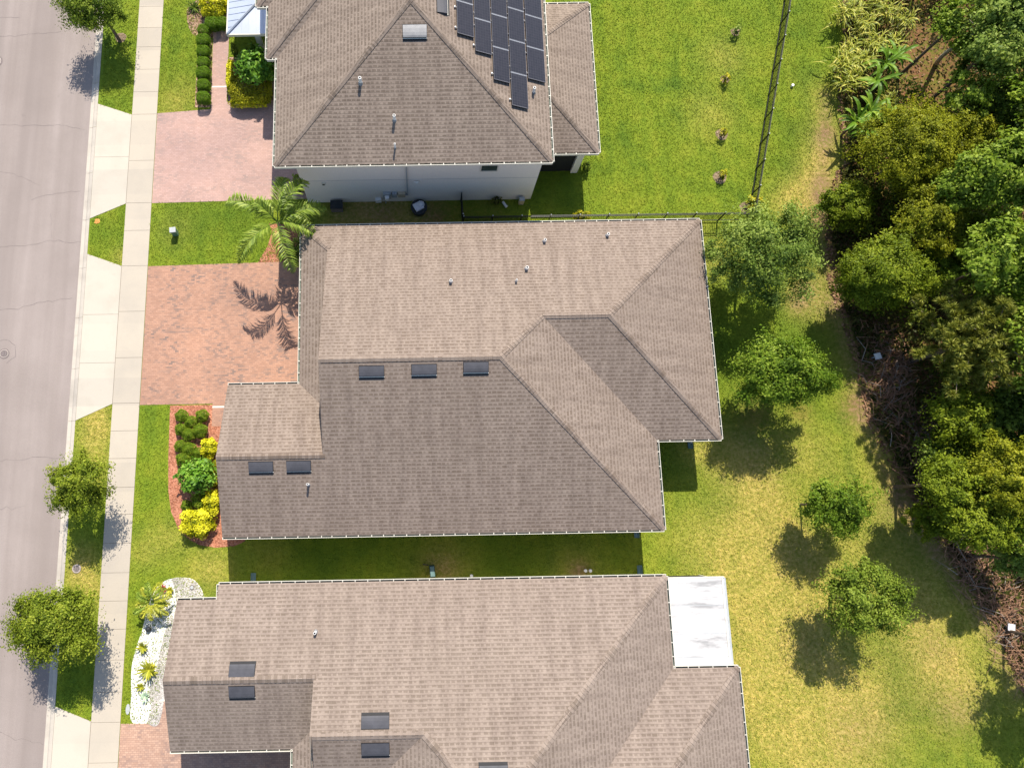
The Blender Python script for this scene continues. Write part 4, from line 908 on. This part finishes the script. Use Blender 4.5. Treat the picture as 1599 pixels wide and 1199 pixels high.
crown_tree('greyish green tree by the fence corner behind the middle house', (1196, 402), 3.6, (94, 84), M['L_elm'], name='yard_tree', group=gB, nclump=80, per=150, size=.14, crad=(.13, .24))
crown_tree('dense rounded tree beside the right gutter of the middle house', (1217, 580), 3.6, (84, 62), M['L_elm2'], name='yard_tree', group=gB, nclump=85, per=170, size=.14, crad=(.15, .25))
crown_tree('small dark green tree with a separate shadow in open lawn', (1304, 790), 2.7, (64, 46), M['L_elm2'], (1249, 788), name='yard_tree', group=gB, trunk_r=.05, nclump=40, per=130, size=.13, crad=(.16, .3))
crown_tree('open feathery tree in the lawn right of the white flat roof', (1345, 936), 3.2, (72, 60), M['L_live'], (1297, 932), name='yard_tree', group=gB, nclump=60, per=105, size=.13, crad=(.12, .24))
# palm
pb = at(433, 347, 4.0); pz = 4.0
root = thing('palm_tree', 'feathery palm at the corner between the two driveways', 'palm tree', (pb[0], pb[1], 0))
mb = MB(); mb.tube([(pb[0], pb[1], -.1), (pb[0] + .05, pb[1], 1.5), (pb[0], pb[1], pz - .6), (pb[0], pb[1], pz)], [.17, .12, .10, .07], M['barkpale'], 10); mb.build('trunk', root, True)
for azd, L, lift, dr in ((152, 3.6, .8, .88), (226, 3.5, .75, 1.0), (285, 3.4, .8, .92), (57, 3.2, .9, .88), (78, 2.8, .9, .8), (20, 3.2, .45, .8), (-10, 2.3, .55, 1.0), (140, 1.6, 1.2, .8)):
    path, V, T = frond_mesh((pb[0], pb[1], pz), R(azd), L, lift, dr, rg, .72, 44, wid=.03)
    f = np_mesh('frond', V, 4, M['L_palm'], T, root); mr = MB(); mr.tube(path, [.03, .028, .025, .02, .018, .014, .01, .008, .005], M['L_palm'], 5); mr.build('rachis', f)
# small fan palm in the white gravel
x, y, _ = at(238, 940, .7); root = thing('pygmy_palm', 'yellowish arching small palm at the top of white gravel bed', 'palm', (x, y, 0))
mb = MB(); mb.tube([(x, y, -.05), (x, y, .75)], [.1, .07], M['bark'], 8); mb.build('trunk', root)
for k in range(15):
    path, V, T = frond_mesh((x, y, .75), k * 2.4, rg.uniform(.9, 1.35), rg.uniform(.4, .9), rg.uniform(.5, .9), rg, .28, 24, wid=.022)
    f = np_mesh('frond', V, 4, M['L_agave'] if k % 3 else M['L_palm'], T, root); mr = MB(); mr.tube(path, .012, M['L_palm'], 4); mr.build('rachis', f)
# hedge beside the walk
gH = 'clipped hedge shrubs along the front walk'
pos = [(318, 155), (318, 135), (318, 117), (318, 100), (318, 83), (318, 66), (319, 49), (332, 40), (347, 39)]
ords = ['first clipped hedge shrub, nearest the pink driveway', 'second clipped hedge shrub up from the pink driveway', 'third clipped hedge shrub up from the pink driveway', 'fourth clipped hedge shrub up from the pink driveway', 'fifth clipped hedge shrub up from the pink driveway', 'sixth clipped hedge shrub up from the pink driveway', 'seventh clipped hedge shrub, at the bend of the row', 'clipped hedge shrub just below the yellow croton', 'clipped hedge shrub touching the metal porch roof']
protoH = None
for (u, v), lb in zip(pos, ords):
    x, y, _ = at(u, v, .45)
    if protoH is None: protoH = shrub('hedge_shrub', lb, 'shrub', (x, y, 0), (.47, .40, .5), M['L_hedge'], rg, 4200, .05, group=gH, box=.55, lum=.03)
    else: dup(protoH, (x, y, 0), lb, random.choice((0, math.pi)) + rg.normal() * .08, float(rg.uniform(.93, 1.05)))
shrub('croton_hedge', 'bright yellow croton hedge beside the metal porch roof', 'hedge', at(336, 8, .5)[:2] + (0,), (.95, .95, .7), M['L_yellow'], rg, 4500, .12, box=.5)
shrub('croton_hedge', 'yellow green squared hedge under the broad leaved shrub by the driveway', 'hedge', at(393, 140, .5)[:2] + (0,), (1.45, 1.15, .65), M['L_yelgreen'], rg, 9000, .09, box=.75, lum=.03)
shrub('croton_hedge', 'narrow bright yellow hedge edge along the front walk', 'hedge', at(360, 120, .4)[:2] + (0,), (.24, 1.15, .5), M['L_yellow'], rg, 2200, .10, box=.5)
shrub('croton_hedge', 'bright yellow hedge rim facing the pink driveway', 'hedge', at(388, 162, .4)[:2] + (0,), (1.25, .28, .5), M['L_yellow'], rg, 2200, .10, box=.5)
crown_tree('broad leaved bright green shrub above the yellow hedge', (397, 103), 1.6, (36, 34), M['L_big'], name='broadleaf_shrub', cat='shrub', rz=.8, nclump=26, per=44, size=.27, trunk_r=.05, crad=(.2, .35), asp=.5)
shrub('topiary_shrub', 'slim dark upright shrub beside the porch column', 'shrub', at(368, 84, .5)[:2] + (0,), (.2, .35, .8), M['L_dark'], rg, 1200, .06)
rosette('agapanthus', 'dark green strap leaved plant with pale flowers in the upper bed', 'plant', at(304, 14)[:2] + (0,), 40, .6, .03, M['L_dark'], rg)
# boxwoods in the red bed
gX = 'boxwood balls in the red mulch bed'; protoX = None
bx = [((284, 650), .40, 'boxwood ball at the upper corner of the red bed'), ((298, 659), .36, 'boxwood ball just below right of the corner boxwood'), ((316, 650), .38, 'lone boxwood ball near the white walk edging'), ((283, 671), .36, 'boxwood ball second down the outer edge of the red bed'), ((295, 679), .38, 'boxwood ball in the centre of the upper cluster'),
      ((313, 673), .42, 'boxwood ball right above the upper yellow croton'), ((282, 697), .36, 'boxwood ball third down the outer edge of the red bed'), ((296, 702), .40, 'boxwood ball left of the upper yellow croton'), ((287, 718), .42, 'boxwood ball directly above the broad leaved shrub'), ((309, 708), .34, 'small boxwood ball tucked below the upper yellow croton'), ((291, 790), .32, 'boxwood ball above the large yellow croton')]
for (u, v), r, lb in bx:
    x, y, _ = at(u, v, .35)
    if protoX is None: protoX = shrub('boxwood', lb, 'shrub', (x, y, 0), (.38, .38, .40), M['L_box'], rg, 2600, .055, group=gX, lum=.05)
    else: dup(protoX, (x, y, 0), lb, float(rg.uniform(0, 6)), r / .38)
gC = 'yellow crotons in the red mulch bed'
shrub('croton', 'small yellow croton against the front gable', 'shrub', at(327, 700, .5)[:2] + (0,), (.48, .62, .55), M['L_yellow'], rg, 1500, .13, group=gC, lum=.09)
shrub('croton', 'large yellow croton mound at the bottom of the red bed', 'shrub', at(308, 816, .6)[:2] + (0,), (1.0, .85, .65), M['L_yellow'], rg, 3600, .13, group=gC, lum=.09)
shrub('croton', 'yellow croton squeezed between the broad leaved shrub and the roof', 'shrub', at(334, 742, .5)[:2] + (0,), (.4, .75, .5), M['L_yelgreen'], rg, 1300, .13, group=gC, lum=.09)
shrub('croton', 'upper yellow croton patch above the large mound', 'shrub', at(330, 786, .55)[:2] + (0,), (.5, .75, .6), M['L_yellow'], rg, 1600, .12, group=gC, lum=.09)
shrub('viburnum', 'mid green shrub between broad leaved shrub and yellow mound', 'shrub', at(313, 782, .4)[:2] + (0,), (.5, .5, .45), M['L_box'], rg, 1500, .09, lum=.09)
crown_tree('broad leaved green shrub in the middle of the red bed', (307, 743), 1.1, (30, 29), M['L_big'], name='broadleaf_shrub', cat='shrub', rz=.6, nclump=26, per=40, size=.25, trunk_r=.05, crad=(.2, .35), asp=.5)
# agaves
gA = 'agaves in the white gravel'
rosette('agave', 'largest yellow green agave in the white gravel', 'agave', at(234, 1045)[:2] + (0,), 46, .52, .05, M['L_agave'], rg, (.3, 1.6), (.2, .7), .05, gA)
rosette('agave', 'upright yellow agave above the largest agave', 'agave', at(224, 1010)[:2] + (0,), 20, .34, .04, M['L_agave'], rg, (.6, 1.8), (.2, .7), .03, gA)
rosette('agave', 'small yellow agave below the largest agave', 'agave', at(221, 1072)[:2] + (0,), 26, .26, .035, M['L_agave'], rg, (.3, 1.6), (.2, .7), .03, gA)
rosette('agave', 'pale mint agave lowest in the white gravel', 'agave', at(227, 1087)[:2] + (0,), 18, .30, .045, M['L_paleagave'], rg, (.3, 1.3), (.2, .7), .03, gA)
rosette('bromeliad', 'red bromeliad at the top of white gravel', 'plant', at(255, 920)[:2] + (0,), 22, .28, .035, M['L_red'], rg, (.5, 1.6), (.3, .8), .03)
rosette('bromeliad', 'yellow green bromeliad beside the red one', 'plant', at(266, 922)[:2] + (0,), 24, .25, .04, M['L_agave'], rg, (.5, 1.6), (.3, .8), .03)
# young plants in the back lawn
gP = 'young shrubs in mulch circles on the lawn'
for u, v, lb, m in ((1150, 50, 'dark young shrub in the uppermost mulch circle on the lawn', 'L_elm'), (1133, 125, 'yellowish young shrub in the second mulch circle from the top', 'L_yelgreen'), (1129, 209, 'young shrub in the third mulch circle from the top', 'L_yelgreen'), (1128, 274, 'bushiest young shrub in the lowest mulch circle', 'L_yelgreen')):
    shrub('young_shrub', lb, 'shrub', at(u, v, .3)[:2] + (0,), (.24, .26, .4), M[m], rg, 160, .12, group=gP, lum=.15)
shrub('young_shrub', 'yellow green shrub at the lower end of the long picket fence', 'shrub', at(1178, 318, .3)[:2] + (0,), (.5, .4, .4), M['L_yelgreen'], rg, 500, .12, lum=.15)
shrub('young_shrub', 'yellow green bush poking out above the middle house gutter', 'shrub', at(908, 338, .5)[:2] + (0,), (.5, .35, .5), M['L_yelgreen'], rg, 600, .11, lum=.15)
shrub('young_shrub', 'small dark shrub at the base of the porch column on lawn', 'shrub', at(915, 262, .3)[:2] + (0,), (.25, .35, .4), M['L_dark'], rg, 400, .1, lum=.15)
shrub('young_shrub', 'small brownish shrub near the right end of the grey wall', 'shrub', (4.75, 18.45, 0), (.3, .22, .4), M['L_under'], rg, 400, .08, lum=.15)
shrub('young_shrub', 'deep shaded shrub under the palm next to the grey wall corner', 'shrub', (-6.9, 19.6, 0), (.55, .5, .8), M['L_dark'], rg, 900, .12, lum=.15)
shrub('young_shrub', 'green shrub tight against the middle house corner below the palm', 'shrub', (-7.0, 15.2, 0), (.4, .9, .8), M['L_elm'], rg, 1200, .12, lum=.15)

# ------------------------------------------------------------------ the woods
def wood(label, uv, z, rpx, mat, **kw):
    rpx = (rpx[0] * 1.12, rpx[1] * 1.12)
    kw = dict(dict(nclump=70, per=170, size=.16, crad=(.12, .22), trunk_r=.085, group='trees of the wood edge', name='woodland_tree'), **kw)
    return crown_tree(label, uv, z, rpx, M[mat], **kw)
wood('wide olive yellow tree below the banana plants', (1430, 232), 3.8, (88, 66), 'L_olive', nclump=130, per=200, size=.13)
wood('olive bush with brown leaves at the lawn edge', (1322, 322), 1.8, (44, 40), 'L_olive2', nclump=40, size=.13)
wood('olive tree with pointed top between two bright trees', (1445, 350), 4.2, (46, 48), 'L_olive', nclump=48, size=.13)
wood('round olive green tree nearest the white square lid', (1383, 428), 3.5, (72, 56), 'L_olive2', nclump=120, per=200, size=.13)
wood('bright broad leaved tree at right beside the wide olive tree', (1565, 275), 6.0, (66, 58), 'L_bright', nclump=70, per=100, size=.22)
wood('bright small tree reaching left of the right bright crown', (1500, 296), 5.0, (44, 36), 'L_bright', nclump=34, per=100, size=.2)
wood('sunny green tree above the pine at the right edge', (1570, 405), 6.5, (58, 62), 'L_bright', nclump=60, per=100, size=.22)
wood('sparse bright sapling beside the brown clearing', (1512, 148), 4.5, (40, 44), 'L_bright', nclump=16, per=60, size=.22, crad=(.14, .22))
wood('bright clustered tree at the top beside the dead limb', (1500, 32), 5.0, (46, 44), 'L_bright', nclump=30, per=80, size=.22)
wood('dark tree filling the upper right corner', (1575, 60), 6.0, (70, 80), 'L_elm', nclump=70, per=130, size=.2)
wood('dark green tree right of the sparse bright sapling', (1580, 165), 4.0, (60, 50), 'L_dark', nclump=60, per=130, size=.2)
wood('dark olive tree under the two bright right crowns', (1520, 385), 2.6, (60, 60), 'L_olive2', nclump=60, per=130, size=.15)
wood('green bush between pine and round olive tree', (1478, 420), 2.5, (32, 36), 'L_elm2', nclump=26, per=100, size=.18)
wood('vine covered tree just below the pine', (1510, 655), 3.2, (60, 54), 'L_olive2', nclump=60, per=120, size=.16)
wood('dark vine covered bush beside the twig pile', (1490, 715), 2.2, (56, 40), 'L_dark', nclump=46, per=120, size=.15)
wood('dark tree at the right edge under the pine', (1580, 655), 3.6, (54, 60), 'L_dark', nclump=50, per=120, size=.2)
wood('yellow green round tree left in the lower wood', (1490, 757), 4.2, (52, 44), 'L_olive2', nclump=70, per=170, size=.14)
wood('yellow green tree right in the lower wood', (1575, 750), 5.2, (56, 58), 'L_olive', nclump=74, per=170, size=.14)
wood('yellow green tree lowest above the brown ditch', (1535, 815), 4.4, (62, 40), 'L_olive2', nclump=70, per=170, size=.14)
wood('leafy tree spilling over the right edge above the ditch', (1610, 830), 4.6, (40, 46), 'L_bright', nclump=40, per=120, size=.18)
wood('tall tree beyond the right edge shading the ditch side lawn', (1705, 1015), 5.0, (52, 70), 'L_olive2', nclump=40, per=70, size=.2, rz=3.0, trunk_r=.07)
wood('tall tree beyond the right edge behind the pine', (1660, 560), 6.5, (70, 90), 'L_bright', nclump=60, per=100, size=.22)
wood('tall tree beyond the right edge near the upper corner', (1665, 200), 7, (70, 110), 'L_elm2', nclump=70, per=100, size=.22)
wood('olive tree leaning right behind the sparse sapling', (1515, 212), 4.0, (54, 40), 'L_olive', nclump=46, size=.13)
wood('mossy bush in front of the bright right crown', (1470, 300), 2.6, (44, 40), 'L_olive2', nclump=40, size=.14)
wood('shaded tree between the pine and the right bright crown', (1585, 480), 4.2, (46, 50), 'L_elm2', nclump=46, per=120, size=.18)
wood('low mossy bush on the edge above the ditch', (1462, 812), 1.6, (34, 34), 'L_olive2', nclump=30, size=.13)
wood('grey green sparse bush hanging over the ditch', (1585, 872), 3.0, (36, 30), 'L_elm', nclump=20, per=70, size=.16)
wood('dark leafy bush between the two bright upper trees', (1545, 85), 3.2, (44, 40), 'L_dark', nclump=40, per=110, size=.2)
# pine: whorled limbs ending in needle tufts
pc = at(1530, 530, 5.2); root = thing('pine_tree', 'long needled pine with bare branches showing in the wood', 'pine tree', (pc[0], pc[1], 0)); mb = MB(); cs_, tn = [], []
mb.tube([(pc[0], pc[1], -.1), (pc[0] + .1, pc[1], 3), (pc[0] + .25, pc[1] + .15, 5.9)], [.15, .11, .03], M['bark'], 8)
V = []; T = []
for k in range(34):
    a = k * 2.399; zz = 3.4 + 2.8 * (k / 34) ; L = (3.4 - 1.9 * k / 34) * rg.uniform(.7, 1.1); o0 = Vector((pc[0] + .1, pc[1], zz))
    tip = o0 + Vector((math.cos(a) * L, math.sin(a) * L * .95, L * .22 + .2)); mid = o0.lerp(tip, .5) + Vector((0, 0, -.1))
    mb.tube([o0, mid, tip], [.032, .022, .010], M['barkpale'], 5)
    for t in (.3, .5, .68, .84, 1.0):
        for _ in range(2):
            c = o0.lerp(tip, t) + Vector(rg.normal(size=3) * .22); n = 105; d = unit(rg.normal(size=(n, 3)) + np.array([math.cos(a) * .9, math.sin(a) * .9, .7])); Ln = rg.uniform(.22, .42, n)
            C = np.array(c) + d * (Ln / 2)[:, None]; N = unit(np.cross(d, rg.normal(size=(n, 3)))); q = leaf_quads(C, N, Ln, .045, rg, d); V.append(q); T.append(np.clip(rg.normal(.55, .2, n) , 0, 1))
mb.build('trunk', root, True); np_mesh('crown', np.vstack(V), 4, M['L_pine'], np.concatenate(T), root)
# canes and bananas at the top
gG = 'yellow variegated cane clumps at the wood edge'; protoG = None
for i, (u, v, lb) in enumerate(((1322, 22, 'yellow cane clump at the top nearest the lawn'), (1350, 38, 'yellow cane clump second from the lawn at the top'), (1385, 18, 'yellow cane clump at the very top edge'), (1412, 32, 'yellow cane clump nearest the brown clearing'), (1330, 72, 'yellow cane clump at the left bulge of the cane stand'), (1365, 70, 'yellow cane clump in the centre of the cane stand'), (1395, 68, 'yellow cane clump right above the upper banana'), (1318, 100, 'yellow cane clump lowest at the lawn edge'), (1345, 98, 'yellow cane clump left of the upper banana'), (1390, 158, 'pale cane clump between the two bananas'), (1325, 128, 'faded cane clump under the left edge of stand'), (1370, 0, 'yellow cane clump cut by the top edge'), (1340, -5, 'yellow cane clump at top left of stand'))):
    x, y, _ = at(u, v, 1.0)
    if protoG is None: protoG = rosette('cane_clump', lb, 'plant', (x, y, 0), 90, .85, .035, M['L_ginger'], rg, (.35, 1.5), (.5, 1.3), .5, gG, spread=.28, zs=.9, seg=4)
    else: dup(protoG, (x, y, 0), lb, float(rg.uniform(0, 6)), float(rg.uniform(.75, 1.05)))
gN = 'banana plants at the wood edge'
for u, v, n, lb in ((1385, 100, 11, 'upper banana plant beside the yellow cane'), (1400, 88, 9, 'banana plant deepest in the yellow cane'), (1372, 126, 10, 'small banana plant below the upper one'), (1362, 172, 12, 'large banana plant just above the wide olive tree'), (1340, 188, 11, 'banana plant leaning towards the lawn path'), (1385, 190, 10, 'banana plant touching the wide olive tree'), (1355, 205, 9, 'lowest banana plant casting finger shaped shade')):
    x, y, _ = at(u, v, 1.7); rosette('banana_plant', lb, 'banana plant', (x, y, 0), n + 4, 1.2, .105, M['L_banana'], rg, (.5, 1.5), (.6, 1.3), 1.3, gN, seg=6, zs=.4)
# brush piles
def brush(label, pts, n, L, h, seed, mat='twig'):
    r = np.random.default_rng(seed); P = [at(u, v)[:2] for u, v in pts]; mb = MB(); c = np.mean(P, 0)
    for i in range(n):
        k = r.integers(len(P) - 1); t = r.uniform(); p = np.array(P[k]) * (1 - t) + np.array(P[k + 1]) * t + r.normal(size=2) * .55; a = r.normal(.9, 1.0); l = L * r.uniform(.4, 1.3); z = r.uniform(.03, h)
        d = np.array([math.cos(a), math.sin(a)]); e = p + d * l; md = (p + e) / 2 + r.normal(size=2) * .12
        rr = r.uniform(.008, .028); mb.tube([(p[0], p[1], max(.02, z * .4)), (md[0], md[1], z + .12), (e[0], e[1], max(.02, z * .5 + r.normal() * .15))], [rr, rr * .8, rr * .4], M['dead'] if r.uniform() < .08 else M[mat], 4)
    return tag(mb.build('brush_pile'), label, 'brush pile', 'piles of dead twigs')
brush('brown twig heap around the white lid beside the pine', [(1375, 530), (1385, 570), (1390, 610), (1380, 640)], 330, 1.1, .45, 3)
brush('dark tangled twig heap below the pine', [(1400, 650), (1430, 690), (1450, 725), (1455, 760)], 380, 1.3, .6, 4)
brush('long brown heap of dead fronds in the lower right ditch', [(1490, 850), (1525, 890), (1555, 940), (1580, 990), (1600, 1050)], 750, 1.4, .55, 5)
x, y, _ = at(1520, 45, 3.2)
mb = MB(); mb.tube([at(1490, 72, 4.4), at(1530, 48, 5.6), at(1563, 27, 6.6)], [.10, .08, .05], M['dead'], 7); mb.tube([at(1530, 48, 5.6), at(1514, 32, 6.0)], [.03, .015], M['dead'], 5); mb.tube([at(1492, 71, 4.45), at(1470, 90, 2.0), at(1462, 100, 0)], [.1, .12, .14], M['dead'], 7); small('dead_limb', 'long bare grey dead limb leaning in the upper right trees', 'dead branch', mb)

# understory thicket: a mass of bushes nobody could count, filling the wood between its trees
k_ = 2600; yy = rg.uniform(-18, 42, k_); wyw = np.array([p[1] for p in WOODS][::-1]); wxw = np.array([p[0] for p in WOODS][::-1]); off = rg.uniform(.9, 26, k_); xx = np.interp(yy, wyw, wxw) + off
cl = np.zeros(k_, bool)
for u, v, r in ((1448, 55, 46), (1440, 130, 50), (1425, 95, 40), (1385, 590, 60), (1425, 690, 62), (1385, 640, 50), (1450, 740, 50), (1540, 920, 60), (1585, 1000, 60), (1500, 860, 40), (1370, 40, 50), (1360, 120, 45), (1365, 185, 40)):
    c = at(u, v); cl |= np.hypot(xx - c[0], yy - c[1]) < r / 26
xx, yy, off = xx[~cl], yy[~cl], off[~cl]; k_ = len(xx)
zz = np.clip(rg.uniform(.3, 1.1, k_) + np.clip(off - 1.5, 0, 4) * .55 * rg.uniform(.2, 1.1, k_), .2, 3.4)
V, T = clump_cloud(np.stack([xx, yy, zz], 1), rg.uniform(.35, .75, k_), 70, rg, .18, flat=.8)
kind(np_mesh('thicket_foliage', V, 4, M['L_thick'], T), 'stuff')

# undergrowth and leaf litter on the wood floor
n = 30000; yy = rg.uniform(-16, 40, n); wy = np.array([p[1] for p in WOODS][::-1]); wx = np.array([p[0] for p in WOODS][::-1]); off = rg.exponential(5, n) + .1; xx = np.interp(yy, wy, wx) + off
clear = np.zeros(n, bool)
for u, v, r in ((1445, 60, 34), (1440, 130, 38), (1430, 95, 30), (1385, 590, 40)):
    c = at(u, v); clear |= np.hypot(xx - c[0], yy - c[1]) < r / 26
keep = (xx < 52) & ~(clear & (rg.uniform(size=n) < .85)); xx, yy, off = xx[keep], yy[keep], off[keep]; n = len(xx)
hz = .1 + np.abs(rg.normal(0, .35, n)) * np.clip(off / 1.5, .1, 1.4) * (1 + .8 * np.sin(xx * 1.3) * np.sin(yy * 1.1))
Nn = unit(rg.normal(size=(n, 3)) * .6 + [0, 0, 1.0]); Ls = rg.uniform(.12, .34, n)
kind(np_mesh('undergrowth', leaf_quads(np.stack([xx, yy, np.abs(hz)], 1), Nn, Ls, Ls * .5, rg), 4, M['L_under'], np.clip(rg.normal(.45, .25, n), 0, 1)), 'stuff')
n = 16000; yy = rg.uniform(-16, 36, n); off = rg.exponential(3.0, n) - .35; xx = np.interp(yy, wy, wx) + off
Nn = unit(rg.normal(size=(n, 3)) * .45 + [0, 0, 1.0]); Ls = rg.uniform(.08, .26, n)
kind(np_mesh('leaf_litter', leaf_quads(np.stack([xx, yy, rg.uniform(.02, .09, n)], 1), Nn, Ls, Ls * .45, rg), 4, M['L_brown'], np.clip(rg.normal(.45, .25, n), 0, 1)), 'stuff')

# grass blades over the lawns
def inside(px, py, poly):
    c = np.zeros(len(px), bool); j = len(poly) - 1
    for i in range(len(poly)):
        xi_, yi_ = poly[i][:2]; xj, yj = poly[j][:2]
        hit = ((yi_ > py) != (yj > py)) & (px < (xj - xi_) * (py - yi_) / (yj - yi_ + 1e-12) + xi_); c ^= hit; j = i
    return c
n = 480000; px_ = rg.uniform(-19.6, 31.5, n); py_ = rg.uniform(-13.5, 33.5, n)
ok = (px_ > kx(py_, 1) + .02) & ~((px_ > -17.62) & (px_ < -16.01))
for o in list(COL.objects):
    if o.name.split('.')[0] in ('driveway', 'driveway_apron', 'mulch_bed', 'gravel_bed', 'mulch_ring', 'walk_edging'):
        for pl in o.data.polygons:
            if pl.normal.z > .9 and abs(pl.area) > .02: ok &= ~inside(px_, py_, [o.data.vertices[i].co for i in pl.vertices])
for poly in ([(-5.9, 15.35), (15.15, 15.35), (15.15, 4.15), (11.8, 4.15), (11.8, -.4), (-9.85, -.4), (-9.85, 6.5), (-5.9, 6.5)], [(-6.6, 18.65), (6.9, 18.65), (6.9, 20.4), (9.7, 20.4), (9.7, 29), (6.9, 40), (-6.9, 40)], fp3): ok &= ~inside(px_, py_, poly)
zn = zone_at(px_, py_); ok &= rg.uniform(size=n) > zn[:, 1] * 1.15
px_, py_, zn = px_[ok], py_[ok], zn[ok]; n = len(px_)
a = rg.uniform(0, 6.283, n); Lb = rg.uniform(.05, .15, n); lean = rg.uniform(.35, 1.0, n)
b0 = np.stack([px_, py_, np.zeros(n)], 1); dv_ = np.stack([np.cos(a), np.sin(a), np.zeros(n)], 1); sv = np.stack([-np.sin(a), np.cos(a), np.zeros(n)], 1) * .022
tipv = b0 + dv_ * (Lb * lean)[:, None] + np.array([0, 0, 1]) * (Lb * .6)[:, None]
Vb = np.empty((n, 3, 3)); Vb[:, 0] = b0 - sv; Vb[:, 1] = b0 + sv; Vb[:, 2] = tipv
kind(np_mesh('grass', Vb.reshape(-1, 3), 3, M['blades'], rg.uniform(0, 1, n), zone=zn), 'stuff')
